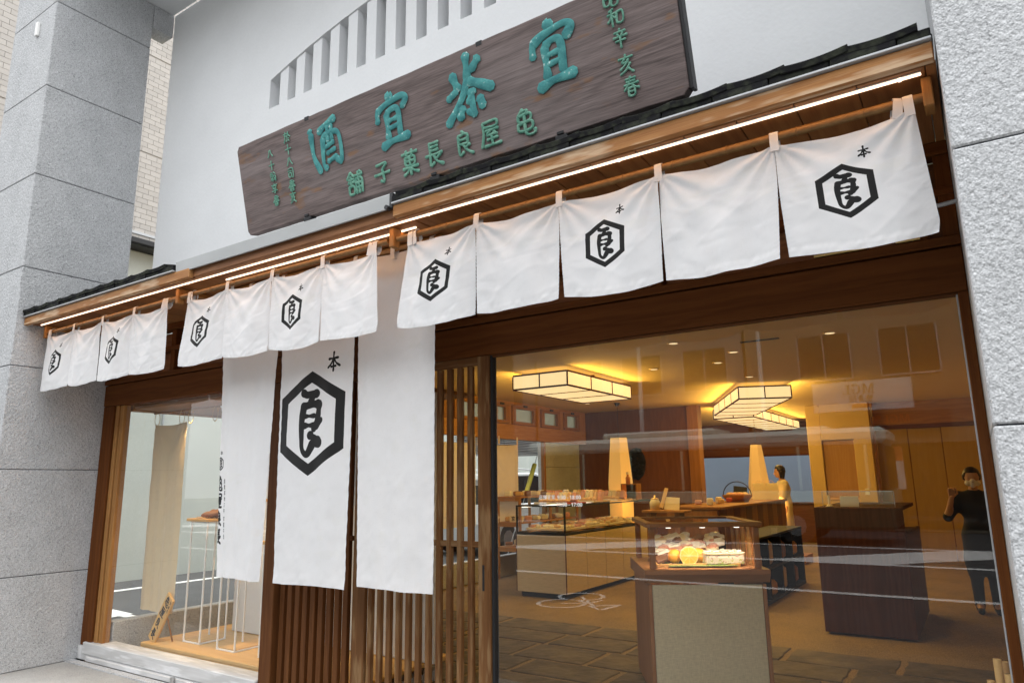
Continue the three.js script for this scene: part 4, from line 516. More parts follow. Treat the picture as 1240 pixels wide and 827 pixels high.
  { const o = thing('orange', 'cut orange half facing the street in the lit tray', 'orange', at(-0.09, 1.008, -0.17), a); const sp = new THREE.SphereGeometry(0.072, 20, 12, 0, Math.PI * 2, 0, Math.PI / 2).rotateX(-Math.PI / 2); part('peel', sp, col(0.75, 0.3, 0.03), o); part('flesh', cyl(0.068, 0.068, 0.006, 24).rotateX(Math.PI / 2), col(0.85, 0.4, 0.06), o); part('rind', new THREE.TorusGeometry(0.068, 0.005, 6, 24), col(0.85, 0.62, 0.25), o); for (let i = 0; i < 8; i++) part('segment_skin', ext(0.004, 0.064, -0.001, 0.001, 0.003, 0.0045, 0.0005).rotateZ((i * Math.PI) / 4), col(0.9, 0.65, 0.3), o); }
  for (const [x, y, z, m] of [[0.0, 1.0, -0.25, 0.062], [-0.19, 1.0, -0.24, 0.055]]) solo('orange', new THREE.SphereGeometry(m, 18, 14), col(0.75, 0.32, 0.03), x < -0.1 ? 'yellowish whole orange left of the cut orange' : 'whole orange right behind the cut orange', 'orange', at(x, y, z));
  { const c = thing('gift_box', 'flat patterned paper gift box propped up at the front of the lit tray', 'box', at(0.17, 0.985, -0.2), a + 0.1); part('box', cbox(0.3, 0.075, 0.17, 0.006), SW.paperbox, c); part('lid', cbox(0.306, 0.014, 0.176, 0.003), SW.cream, c, [0, 0.042, 0]); for (let i = 0; i < 5; i++) part('slice', cbox(0.042, 0.012, 0.12, 0.004), SW.cellophane, c, [-0.12 + i * 0.06, 0.057, 0], [0, 0, 0.1]); }
  for (let i = 0; i < 64; i++) {
    const x = -0.3 + rnd() * 0.56, z = -0.28 - rnd() * 0.42, q = i % 5, m = [SW.cellophane, SW.pink, SW.white, SW.cream, SW.brown][q], lift = 0.952 + Math.max(0, -z - 0.25) * 0.36 + rnd() * 0.018; let b;
    if (i % 3) { b = cbox(0.1 + 0.04 * rnd(), 0.03, 0.07 + 0.02 * rnd(), 0.008); } else { b = new THREE.IcosahedronGeometry(0.04, 2); const p = b.attributes.position; for (let k = 0; k < p.count; k++) { const n = 0.75 + 0.5 * vnoise(p.getX(k) * 70 + i * 9, p.getY(k) * 70 + p.getZ(k) * 50); p.setXYZ(k, p.getX(k) * n * 1.3, p.getY(k) * n * 0.6, p.getZ(k) * n); } b.computeVertexNormals(); }
    solo('wrapped_sweet', b, m, ['clear', 'pink', 'white', 'cream', 'brown'][q] + ' wrapped sweet heaped in the lit glass box of the front stand', 'sweet', at(x, lift, z), [0.35 + 0.3 * (rnd() - 0.5), a + rnd() * 1.2 - 0.6, 0.3 * (rnd() - 0.5)], 'wrapped sweets in the front stand');
  }
  for (let i = 0; i < 4; i++) small(0.2 - 0.01 * i, 0.05, 0.13, [SW.white, SW.cream, SW.cellophane, SW.paperbox][i], 'sweet_box', ['white sweet box at the back right of the lit case', 'cream sweet box in the middle back of the lit case', 'clear-wrapped box behind the oranges', 'patterned box in the far corner of the lit case'][i], 'box', at(0.2 - i * 0.13, 0.975 + 0.01 * i, -0.5 - 0.06 * i), a + 0.3 * i - 0.3);
  for (const x of [-0.22, -0.15]) solo('bun', new THREE.SphereGeometry(0.036, 14, 10).scale(1.2, 0.8, 1), SW.tan, x < -0.2 ? 'round tan bun at the left of the tray' : 'round tan bun beside the other bun', 'bun', at(x, 1.0, -0.42));
}
{ // cream case by the left
  const t = thing('display_counter', 'cream panelled counter with a dark-framed glass top, left in the shop', 'display case', [0, 0, 0]); const x0 = -5.745, x1 = -4.925, z1 = -5.12, z0 = -8.2;
  part('plinth', ext(x0 + 0.05, x1 - 0.05, 0, 0.065, z0 + 0.05, z1 - 0.05, 0.003), M.black, t); part('end_panel', ext(x0 + 0.01, x1 - 0.012, 0.068, 0.845, z1 - 0.02, z1, 0.004, 'y'), M.caseCream, t); part('corner_strip', ext(x1 - 0.011, x1, 0.068, 0.845, z1 - 0.012, z1 + 0.001, 0.001), M.darkWood, t); part('corner_strip', ext(x0, x0 + 0.009, 0.068, 0.845, z1 - 0.012, z1 + 0.001, 0.001), M.darkWood, t);
  for (let i = 0; i < 5; i++) part('side_panel', ext(x1 - 0.02, x1, 0.068, 0.845, z1 - 0.62 * (i + 1) + 0.006, z1 - 0.62 * i - (i ? 0.006 : 0.014), 0.003, 'y'), M.caseCream, t); part('body', ext(x0 + 0.012, x1 - 0.022, 0.068, 0.844, z0, z1 - 0.022, 0.003), M.darkWood, t);
  part('base_frame', merge([ext(x0, x1, 0.848, 0.885, z1 - 0.04, z1, 0.003), ext(x1 - 0.04, x1, 0.848, 0.885, z0, z1 - 0.041, 0.003), ext(x0, x0 + 0.04, 0.848, 0.885, z0, z1 - 0.041, 0.003)]), M.black, t); part('deck', ext(x0 + 0.041, x1 - 0.041, 0.85, 0.87, z0, z1 - 0.042, 0.002), M.paleWood, t);
  for (const [x, z] of [[x0 + 0.012, z1 - 0.012], [x1 - 0.012, z1 - 0.012], [x1 - 0.012, z0 + 0.012], [x0 + 0.012, z0 + 0.012]]) part('post', ext(x - 0.012, x + 0.012, 0.886, 1.236, z - 0.012, z + 0.012, 0.002, 'y'), M.black, t);
  part('top_frame', merge([ext(x0, x1, 1.237, 1.258, z1 - 0.025, z1, 0.002), ext(x0, x1, 1.237, 1.258, z0, z0 + 0.025, 0.002), ext(x1 - 0.025, x1, 1.238, 1.257, z0 + 0.026, z1 - 0.026, 0.002), ext(x0, x0 + 0.025, 1.238, 1.257, z0 + 0.026, z1 - 0.026, 0.002)]), M.black, t);
  part('end_glass', new THREE.PlaneGeometry(x1 - x0 - 0.05, 0.35).translate((x0 + x1) / 2, 1.061, z1 - 0.008), M.caseGlass, t); part('side_glass', new THREE.PlaneGeometry(z1 - z0 - 0.05, 0.35).rotateY(Math.PI / 2).translate(x1 - 0.008, 1.061, (z0 + z1) / 2), M.caseGlass, t);
  part('case_light', ext(x0 + 0.04, x0 + 0.07, 1.222, 1.236, z0 + 0.1, z1 - 0.1, 0.002), M.whiteLed, t);
  { const l = new THREE.RectAreaLight(0xffd29a, 7, 0.06, 2.8); l.position.set(x0 + 0.1, 1.22, (z0 + z1) / 2); l.lookAt(x0 + 0.5, 0.8, (z0 + z1) / 2); scene.add(l); }
  for (let i = 0; i < 4; i++) { const tr = thing('sweet_tray', ['pale tray of small sweets at the near end of the cream counter', 'second pale sweet tray from the near end of the cream counter', 'third pale sweet tray in the cream counter', 'farthest pale sweet tray in the cream counter'][i], 'tray', [(x0 + x1) / 2 + 0.02, 0.9, z1 - 0.42 - i * 0.7], 0); part('tray', ext(-0.33, 0.33, 0, 0.035, -0.3, 0.3, 0.004), SW.cream, tr, null, [0, 0, 0]); for (let a = 0; a < 6; a++) for (let b = 0; b < 5; b++) if (rnd() > 0.12) part('sweet', cbox(0.07, 0.04, 0.07, 0.012), [SW.cream, SW.white, SW.tan, SW.cream, SW.pink][Math.floor(rnd() * 5)], tr, [-0.27 + a * 0.107, 0.055, -0.22 + b * 0.11], [0, rnd(), 0]); }
  // gifts standing on top
  for (let i = 0; i < 3; i++) { const g = thing('gift_tray', ['red-lined tray of packets on top of the cream counter, near end', 'tray of standing packets on top of the cream counter, middle', 'tray of packets on top of the cream counter, far end'][i], 'tray', [-5.35, 1.262, -5.75 - i * 0.85]); part('tray', ext(-0.28, 0.28, 0, 0.02, -0.3, 0.3, 0.003), i ? SW.tan : SW.red, g); part('price_strip', ext(-0.28, 0.28, 0.0, 0.03, 0.302, 0.308, 0.001), SW.white, g); for (let k = 0; k < 7; k++) part('packet', cbox(0.065, 0.13 + 0.05 * (i === 1), 0.1, 0.008), [SW.cream, SW.tan, SW.pink, SW.paperbox][k % 4], g, [-0.23 + k * 0.076, 0.09, -0.05], [-0.35, 0, 0]); for (let k = 0; k < 6; k++) part('bun', new THREE.SphereGeometry(0.045, 10, 8).scale(1.2, 0.7, 1), SW.tan, g, [-0.22 + k * 0.085, 0.045, 0.18]); }
  { const o = thing('caddy', 'small dark-sided box with a bottle on it, behind the packets on the cream counter', 'box', [-5.2, 1.262, -8.0]); part('box', merge([ext(-0.15, 0.15, 0.25, 0.27, -0.1, 0.1, 0.003), ext(-0.15, -0.13, 0, 0.25, -0.1, 0.1, 0.003), ext(0.13, 0.15, 0, 0.25, -0.1, 0.1, 0.003)]), M.shopWood, o); part('inside', ext(-0.129, 0.129, 0, 0.249, -0.1, -0.09, 0.002), M.black, o); const b = thing('bottle', 'small amber bottle with pale cap standing on the dark-sided box', 'bottle', [-5.25, 1.533, -8.0]); part('body', new THREE.LatheGeometry([[0, 0], [0.04, 0], [0.042, 0.1], [0.02, 0.13], [0.02, 0.16]].map((p) => new THREE.Vector2(...p)), 14), col(0.5, 0.2, 0.06, { roughness: 0.2 }), b); part('cap', cyl(0.024, 0.024, 0.04, 12), SW.cream, b, [0, 0.18, 0]); }
}
{ // open shelf by the left wall
  const t = thing('goods_shelf', 'open orange-brown wooden rack with three shelves of goods near the side wall', 'shelf'); const x0 = -6.98, x1 = -6.5, z1 = -6.4, z0 = -8.4;
  for (const x of [x0, x1 - 0.04]) for (const z of [z1, -7.4, z0]) part('leg', ext(x, x + 0.04, 0, 1.34, z - 0.04, z, 0.003, 'y'), M.orangeWood, t);
  for (const y of [0.5, 0.9, 1.32]) { part('shelf_board', ext(x0 - 0.002, x1 + 0.002, y, y + 0.025, z0 - 0.04, z1 + 0.002, 0.003, 'z'), M.orangeWood, t); part('shelf_edge', ext(x0, x1, y - 0.05, y - 0.001, z1 - 0.02, z1 - 0.003, 0.002, 'x'), M.orangeWood, t); }
  const nm = [['brown packet lying on the goods rack', SW.brown], ['pink packet lying on the goods rack', SW.pink], ['cream packet lying on the goods rack', SW.cream], ['tan packet lying on the goods rack', SW.tan], ['white packet lying on the goods rack', SW.white], ['clear-wrapped packet lying on the goods rack', SW.cellophane]];
  for (const y of [0.525, 0.925, 1.345]) for (let k = 0; k < 14; k++) { const q = Math.floor(rnd() * 6); small(0.12, 0.05 + 0.05 * rnd(), 0.1, nm[q][1], 'packet', nm[q][0], 'packet', [-6.72 + 0.16 * (k % 2 ? -1 : 1) * 0.7, y + 0.045, -6.55 - Math.floor(k / 2) * 0.27], rnd() * 0.6, 'packets on the goods rack'); }
  const s = thing('name_plate', 'small cream card with black characters on the middle shelf of the rack', 'card', [-6.62, 0.926, -6.45]); part('card', ext(-0.13, 0.13, 0, 0.11, -0.006, 0, 0.002), SW.cream, s); part('lettering', merge(['kyo', 'ka'].map((k, i) => reliefChar(k, 0.085, 0.07, 0.001, 1, i).translate(-0.055 + i * 0.11, 0.055, 0.001))), M.ink, s);
}
{ // dark reception counter right
  const t = thing('dark_counter', 'tall dark red-brown wooden counter with a glass case on it, right in the shop', 'counter'); part('front', ext(-1.565, -0.72, 0.02, 1.28, -4.65, -4.62, 0.004, 'y'), M.darkWood, t); part('side', ext(-0.75, -0.72, 0.02, 1.0, -6.4, -4.652, 0.004, 'y'), M.darkWood, t); part('side', ext(-1.565, -1.535, 0.02, 1.28, -6.4, -4.652, 0.004, 'y'), M.darkWood, t); part('top', ext(-1.53, -0.755, 1.24, 1.28, -6.4, -4.652, 0.003), M.darkWood, t); part('seam', ext(-1.566, -0.719, 0.4, 0.405, -4.6195, -4.618, 0.0004), M.black, t);
  for (const y of [0.35, 0.65, 0.97]) part('shelf_board', ext(-1.53, -0.755, y, y + 0.02, -6.38, -4.66, 0.002), M.darkWood, t);
  const g = thing('glass_case', 'low glass case standing on the dark counter', 'display case', [-1.15, 1.281, -5.4]); part('glass', merge([new THREE.PlaneGeometry(0.7, 0.16).translate(0, 0.08, 0.6), new THREE.PlaneGeometry(0.7, 1.2).rotateX(-Math.PI / 2).translate(0, 0.161, 0)]), M.caseGlass, g); part('edge', merge([ext(-0.35, 0.35, 0.158, 0.166, 0.596, 0.604, 0.001), ext(-0.352, -0.346, 0, 0.158, 0.597, 0.603, 0.001), ext(0.346, 0.352, 0, 0.158, 0.597, 0.603, 0.001)]), M.steel, g);
  solo('candle_stick', new THREE.LatheGeometry([[0, 0], [0.045, 0], [0.03, 0.015], [0.013, 0.03], [0.013, 0.12], [0, 0.125]].map((p) => new THREE.Vector2(...p)), 12), SW.cream, 'small cream taper on the near left corner of the dark counter', 'ornament', [-1.42, 1.281, -4.72]);
  small(0.18, 0.001 + 0.11, 0.012, SW.white, 'price_card', 'white card leaning on the front edge of the dark counter', 'card', [-1.22, 1.34, -4.72], 0);
  for (let i = 0; i < 4; i++) small(0.14, 0.11, 0.2, [SW.tan, SW.cream, SW.pink, SW.white][i], 'parcel', ['tan parcel in the side shelf of the dark counter', 'cream parcel in the side shelf of the dark counter', 'pink parcel in the side shelf of the dark counter', 'white parcel in the side shelf of the dark counter'][i], 'parcel', [-0.86, 0.73 - 0.3 * (i % 2), -5.0 - 0.33 * i], 0.2 * i);
}
{ // low dark cubby and main counter behind
  const t = thing('cubby_shelf', 'low black cubby shelf holding tan boxes, under the wooden counter', 'shelf'); const x1 = -2.47, x0 = -2.95, z1 = -5.5, z0 = -8.3; part('case', merge([ext(x0, x1, 0.82, 0.85, z0, z1, 0.004), ext(x0, x1, 0.0, 0.04, z0, z1, 0.004), ext(x0, x1, 0.41, 0.44, z0, z1, 0.004), ext(x0, x0 + 0.02, 0.04, 0.82, z0, z1, 0.004)]), M.black, t); for (let i = 0; i <= 4; i++) part('divider', ext(x0, x1 - 0.003, 0.041, 0.819, z1 - 0.03 - i * 0.69, z1 - i * 0.69, 0.003), M.black, t);
  for (let i = 0; i < 8; i++) { const lower = i % 2; small(0.24, 0.2 + 0.06 * (i % 3), 0.3, [SW.tan, SW.brown, SW.cream][i % 3], 'carton', ['tan', 'brown', 'cream'][i % 3] + ' carton in the ' + (lower ? 'lower' : 'upper') + ' row of the black cubby shelf', 'box', [-2.64, (lower ? 0.04 : 0.44) + (0.2 + 0.06 * (i % 3)) / 2 + 0.001, -5.87 - Math.floor(i / 2) * 0.69], 0.15 * (i % 3) - 0.1, 'cartons in the black cubby shelf'); }
  const c = thing('main_counter', 'long brown wooden sales counter with upright boards running back into the shop', 'counter'); part('top', ext(-4.0, -3.16, 1.16, 1.2, -10.6, -6.5, 0.006, 'z'), M.shopWood, c); for (let i = 0; i < 12; i++) part('board', ext(-3.215, -3.19, 0.0, 1.158, -6.54 - (i + 1) * 0.335, -6.545 - i * 0.335, 0.004, 'y', i * 0.3), i % 2 ? M.shopWood : M.brownWall, c); part('end_board', ext(-3.98, -3.22, 0, 1.158, -6.56, -6.52, 0.004, 'y'), M.shopWood, c); part('back', ext(-3.98, -3.95, 0, 1.158, -10.58, -6.57, 0.004), M.shopWood, c);
  const top = (x, z, y = 1.2) => [x, y + 0.001, z];
  { const b = thing('basket', 'round orange-brown basket of bread-like sweets on the wooden counter', 'basket', top(-3.55, -8.7)); part('bowl', new THREE.LatheGeometry([[0, 0.0], [0.17, 0], [0.24, 0.09], [0.25, 0.12], [0.235, 0.115], [0.16, 0.015], [0, 0.012]].map((p) => new THREE.Vector2(...p)), 20), M.orangeWood, b); for (let i = 0; i < 9; i++) part('sweet', new THREE.SphereGeometry(0.06, 10, 8).scale(1.2, 0.7, 1), i % 3 ? SW.tan : SW.pink, b, [0.13 * Math.cos(i * 2.4) * (i ? 1 : 0), 0.12, 0.13 * Math.sin(i * 2.4) * (i ? 1 : 0)]); part('handle', new THREE.TorusGeometry(0.24, 0.008, 6, 24, Math.PI).translate(0, 0.1, 0), M.blackMetal, b); }
  { const b = thing('card_stand', 'black tilted tablet stand at the back of the wooden counter', 'stand', top(-3.75, -9.6)); part('plate', cbox(0.24, 0.2, 0.012, 0.004), M.black, b, [0, 0.15, 0], [-0.3, 0.4, 0]); part('foot', cbox(0.16, 0.02, 0.12, 0.005), M.black, b, [0, 0.011, -0.03]); }
  for (const [x, z, l] of [[-3.5, -9.95, 'pale paper bag with handles standing on the wooden counter, left one'], [-3.34, -10.2, 'pale paper bag with handles standing on the wooden counter, right one']]) { const b = thing('paper_bag', l, 'bag', top(x, z), 0.3); const sh = new THREE.Shape([[-0.12, 0], [0.12, 0], [0.1, 0.3], [-0.1, 0.3]].map((p) => new THREE.Vector2(...p))); part('bag', new THREE.ExtrudeGeometry(sh, { depth: 0.09, bevelEnabled: false }), SW.cream, b); part('handle', new THREE.TorusGeometry(0.045, 0.004, 6, 14, Math.PI).translate(0, 0.3, 0.05), SW.tan, b); }
  for (let i = 0; i < 5; i++) small(0.1, 0.07 + 0.04 * (i % 2), 0.07, [SW.pink, SW.white, SW.tan, SW.cream, SW.red][i], 'sweet_pack', ['pink', 'white', 'tan', 'cream', 'dark red'][i] + ' pack of sweets on the wooden counter', 'packet', [-3.62 + 0.07 * (i % 3), 1.25, -6.9 - i * 0.33], 0.3 * i);
  { const b = thing('cake_stand', 'little orange wooden stand with a glass jar and cards, behind the front stand', 'stand', [-3.62, 0.86, -5.6]); part('top', ext(-0.3, 0.3, 0.3, 0.33, -0.14, 0.14, 0.004), M.orangeWood, b); for (const x of [-0.22, 0.18]) part('leg', ext(x - 0.035, x + 0.035, -0.86, 0.3, -0.1, 0.1, 0.004, 'y'), M.orangeWood, b); const j = thing('glass_jar', 'round glass jar with a knob lid on the little orange stand', 'jar', [-3.78, 1.191, -5.6]); part('jar', new THREE.LatheGeometry([[0, 0], [0.07, 0], [0.075, 0.1], [0.05, 0.14]].map((p) => new THREE.Vector2(...p)), 18), col(0.7, 0.6, 0.35, { roughness: 0.15 }), j); part('lid', new THREE.LatheGeometry([[0, 0.2], [0.018, 0.19], [0.012, 0.165], [0.055, 0.15], [0.055, 0.14], [0, 0.14]].map((p) => new THREE.Vector2(...p)), 14), M.brass, j); const k = thing('card_holder', 'tilted cream cards in a holder on the little orange stand', 'card', [-3.53, 1.191, -5.58]); part('card', cbox(0.2, 0.17, 0.01, 0.002), SW.cream, k, [0, 0.085, 0], [-0.25, 0.3, 0]); part('card', cbox(0.05, 0.28, 0.01, 0.002), SW.tan, k, [-0.1, 0.16, 0.02], [-0.3, 0.2, -0.2]); }
}
function andon(label, x, z, y0, y1, w0, w1, w2) {
  const t = thing('paper_lamp', label, 'lamp', [x, 0, z], 0.5); const s = 6, rings = [[y0, w2], [y0 + (y1 - y0) * 0.35, w1 * 0.98], [y0 + (y1 - y0) * 0.6, w1], [y1, w0]], g = new THREE.LatheGeometry(rings.map(([y, w]) => new THREE.Vector2(w / 2, y)), s), f = g.toNonIndexed(); f.computeVertexNormals(); part('shade', f, M.washi, t); part('base', cyl(w2 / 2 + 0.01, w2 / 2 + 0.02, y0, s).translate(0, y0 / 2, 0), M.shopWood, t); part('cord', cyl(0.004, 0.004, 3.03 - y1 - 0.06, 6).translate(0, (3.03 + y1 - 0.06) / 2, 0), M.black, t); part('ceiling_rose', new THREE.LatheGeometry([[0, 0], [0.03, 0], [0.06, 0.06]].map((p) => new THREE.Vector2(...p)), 14).translate(0, 2.97, 0), M.blackMetal, t);
  const l = new THREE.PointLight(0xffb860, 0.9); l.position.set(x + 0.42, y0 + (y1 - y0) * 0.4, z + 0.42); l.castShadow = true; scene.add(l);
}
andon('tall glowing paper column lamp before the brown partition', -5.63, -8.5, 0.3, 2.37, 0.34, 0.5, 0.44);
andon('slimmer glowing paper column lamp beside the rear window', -3.79, -8.5 - 2.6, 0.3, 2.26, 0.22, 0.42, 0.38);
{ const t = thing('plaque', 'dark carved relief plaque hanging on the brown partition', 'plaque', [-5.9, 1.92, -9.895]); const g = new THREE.CylinderGeometry(0.24, 0.24, 0.05, 30, 1).rotateX(Math.PI / 2).scale(0.85, 1.35, 1); part('board', g, M.black, t); for (let i = 0; i < 26; i++) { const a = i * 2.4, q = Math.sqrt(i / 26); part('boss', new THREE.SphereGeometry(0.05, 8, 6).scale(1, 1.2, 0.5), M.roofTile, t, [Math.cos(a) * q * 0.19, Math.sin(a) * q * 0.3, 0.03]); } }
{ // inside the display window
  const t = thing('display_platform', 'pale wooden platform on the floor of the display window', 'platform'); part('top', ext(-6.72, -3.9, 0.15, 0.185, -1.3, -0.21, 0.006, 'x'), M.paleWood, t); part('front_board', ext(-6.72, -3.9, 0.09, 0.149, -0.235, -0.212, 0.004, 'x'), M.paleWood, t); part('base', ext(-6.6, -3.95, 0.0, 0.088, -1.25, -0.28, 0.004), M.graniteFar, t);
  const fr = (x, z, hgt, w, d, label) => { const f = thing('frame_stand', label, 'display stand', [x, 0.186, z]); const b = 0.014; for (const sx of [-1, 1]) for (const sz of [-1, 1]) part('leg', ext(sx * w / 2 - b / 2, sx * w / 2 + b / 2, b, hgt, sz * d / 2 - b / 2, sz * d / 2 + b / 2, 0.002), M.white, f); for (const y of [0, hgt]) for (const s of [-1, 1]) { part('bar', ext(-w / 2 - b / 2, w / 2 + b / 2, y, y + b - 0.001, s * d / 2 - b / 2, s * d / 2 + b / 2, 0.002), M.white, f); part('bar', ext(s * w / 2 - b / 2, s * w / 2 + b / 2, y, y + b - 0.001, -d / 2 + b / 2, d / 2 - b / 2, 0.002), M.white, f); } part('foot_board', ext(-w / 2 + 0.01, w / 2 - 0.01, 0.002, 0.02, -d / 2 + 0.01, d / 2 - 0.01, 0.002), M.paleWood, f); part('shelf_board', ext(-w / 2 - 0.05, w / 2 + 0.05, hgt + b, hgt + b + 0.025, -d / 2 - 0.03, d / 2 + 0.03, 0.003), M.paleWood, f); return f; };
  fr(-6.24, -0.55, 1.07, 0.25, 0.26, 'left white frame stand with a wooden top on the display platform'); fr(-5.68, -0.52, 1.25, 0.25, 0.26, 'middle white frame stand beside the long curtain, on the display platform'); fr(-5.1, -0.52, 0.9, 0.25, 0.26, 'right white frame stand behind the long curtain');
  const sw = thing('dried_ornament', 'dark brown dried plant ornament lying on the left frame stand', 'ornament', [-6.18, 1.296, -0.5]); for (let i = 0; i < 9; i++) part('pod', new THREE.SphereGeometry(0.03, 10, 8).scale(1.6, 0.7, 0.8), SW.brown, sw, [-0.07 + 0.02 * i, 0.02 + 0.018 * (i % 3), 0.03 * Math.sin(i * 2)], [0, i, 0.4 * Math.sin(i)]); part('leaf', cbox(0.12, 0.006, 0.05, 0.002), SW.tan, sw, [-0.1, 0.01, 0.02], [0, 0.4, 0]);
  const b = thing('name_board', 'small leaning wooden name board with black brush characters in the display window', 'sign', [-6.66, 0.187, -0.27], -0.1); b.rotation.z = -0.52; b.rotation.x = -0.12; part('board', ext(-0.075, 0.075, 0, 0.47, -0.024, 0, 0.005, 'y'), M.paleWood, b); part('lettering', merge(['kame', 'ya', 'ryo', 'cho'].map((k, i) => reliefChar(k, 0.092, 0.075, 0.001, 1, i).translate(-0.012, 0.405 - i * 0.108, 0.0012))), M.ink, b); part('lettering', merge(['kyo', 'ka', 'shi'].map((k, i) => reliefChar(k, 0.032, 0.06, 0.0008, 1, i).translate(0.052, 0.43 - i * 0.04, 0.0012))), M.ink, b); part('prop', tube([[0.06, 0.3, -0.02], [0.16, 0.1, -0.12]], 0.008, 6), M.shopWood, b);
  const c = thing('beige_curtain', 'beige translucent cloth hanging inside the display window from rings', 'curtain'); part('panel', clothPanel({ x0: -7.02, x1: -6.45, x0b: -7.01, x1b: -6.45, yT: 2.22, yB: 0.43, z: -0.345, sag: 0.02, drop: 0.0, belly: 0.01, fold: 0.012, slitL: 0.9, slitR: 0.9, seed: 131, ny: 90 }), M.beige, c).rotation.y = 0;
  for (const x of [-6.99, -6.55, -6.4, -6.0]) part('ring', new THREE.TorusGeometry(0.07, 0.006, 6, 24).scale(0.35, 1, 1), M.brass, c, [x, 2.27, -0.345], [0, 0.7, 0]); part('rod', cyl(0.009, 0.009, 1.6, 10).rotateZ(Math.PI / 2), M.shopWood, c, [-6.25, 2.335, -0.345]);
  { const f = thing('bay_spotlight', 'small white spotlight bar under the display window ceiling', 'spotlight', [-5.75, 2.33, -0.35]); part('bar', cbox(0.34, 0.018, 0.03, 0.004), M.white, f); part('head', cyl(0.03, 0.035, 0.07, 14).translate(0, -0.04, 0), M.white, f); part('lens', cyl(0.026, 0.026, 0.004, 14), M.down, f, [0, -0.078, 0]); for (const x of [-6.35, -5.3]) { const l = new THREE.SpotLight(0xffd090, 5, 0, R(50), 0.8, 2); l.position.set(x, 2.24, -0.35); l.target.position.set(x - 0.1, 0, -0.6); l.castShadow = true; l.shadow.radius = 2; scene.add(l, l.target); } }
  struct('bay_ceiling', ext(-7.04, -3.8, 2.36, 2.39, -1.5, -0.13, 0.003), M.shopWood); 
  struct('bay_wall', ext(-6.4, -3.8, 0.19, 2.355, -1.0, -0.95, 0.003), M.plaster);
  const bb = thing('bamboo_fence', 'cut bamboo culms standing inside the lower right corner of the big window', 'bamboo'); for (const [x, h, z] of [[-0.045, 0.81, -0.28], [-0.01, 0.76, -0.24], [0.03, 0.8, -0.3], [-0.02, 0.79, -0.34], [-0.08, 0.7, -0.36]]) part('culm', new THREE.LatheGeometry([[0.017, 0], [0.017, h * 0.5], [0.0185, h * 0.5 + 0.004], [0.017, h * 0.5 + 0.01], [0.0165, h], [0.012, h - 0.003], [0.012, h - 0.04], [0, h - 0.04]].map((p) => new THREE.Vector2(...p)), 12).translate(x, 0, z), M.paleWood, bb);
}

/* ------------------------------------------------------------------ alley: house, tiled tower, parked car, pole guard */
{
  const t = thing('alley_house', 'low pale house with a dark tiled eave across the alley', 'house'); part('wall', ext(-18, -12.62, -0.1, 5.9, -24, -2.2, 0.02), M.alleyWall, t); part('eave', ext(-18.4, -12.2, 5.9, 6.02, -24.2, -2.0, 0.02), M.blackMetal, t);
  const r = rng(9); const tl = uvBox(new THREE.ExtrudeGeometry(new THREE.Shape([[0, 0], [0.26, 0], [0.26, 0.05], [0.2, 0.03], [0.1, 0.02], [0, 0.05]].map((p) => new THREE.Vector2(...p))), { depth: 0.4, bevelEnabled: false }).rotateY(Math.PI / 2)); for (let k = 0; k < 16; k++) for (let q = 0; q < 3; q++) part('roof_tile', tl, M.roofTile, t, [-12.6 - q * 0.36, 6.03 + q * 0.14, -1.98 - k * 0.265], [0, 0, -0.38]);
  part('conduit', cyl(0.02, 0.02, 5.7, 8), M.drip, t, [-12.595, 2.95, -3.62]); part('cable', tube([[-12.59, 3.15, -2.6], [-12.59, 3.6, -2.95], [-12.59, 4.2, -3.4]], 0.008, 5), M.black, t);
}
{
  const t = thing('tiled_building', 'tall beige building clad in small tiles, seen between the pillar and the white wall', 'building'); part('wall', ext(-24, -14.5, -0.1, 24, -14, 1.4, 0.02), std({ c: [0.37, 0.35, 0.325], roughness: 1 }), t);
  // small facing tiles on the side towards the alley: past 300 of a kind they stay joined as one part
  const m = [], n = 0.235, hh = 0.115, r = rng(4), cols = [];
  const g = new THREE.BoxGeometry(0.02, hh - 0.007, n - 0.007), inst = new THREE.InstancedMesh(g, std({ c: [1, 1, 1], roughness: 0.75 }), 60 * 80), mm = new THREE.Matrix4(), cc = new THREE.Color(); let q = 0;
  for (let j = 0; j < 80; j++) for (let i = 0; i < 60; i++) { const z = 1.35 - i * n - (j % 2) * n * 0.5, y = 4.2 + j * hh + Math.floor(j / 20) * 0.03; mm.makeTranslation(-14.492, y, z); inst.setMatrixAt(q, mm); const k = 0.4 + 0.06 * (r() - 0.5); cc.setRGB(k, k * 0.94, k * 0.88); inst.setColorAt(q, cc); q++; }
  inst.name = 'facing_tiles'; inst.userData.kind = 'stuff'; inst.castShadow = inst.receiveShadow = true; t.add(inst);
  part('string_course', ext(-14.52, -14.46, 6.9, 6.96, -14, 1.4, 0.004), M.drip, t);
}
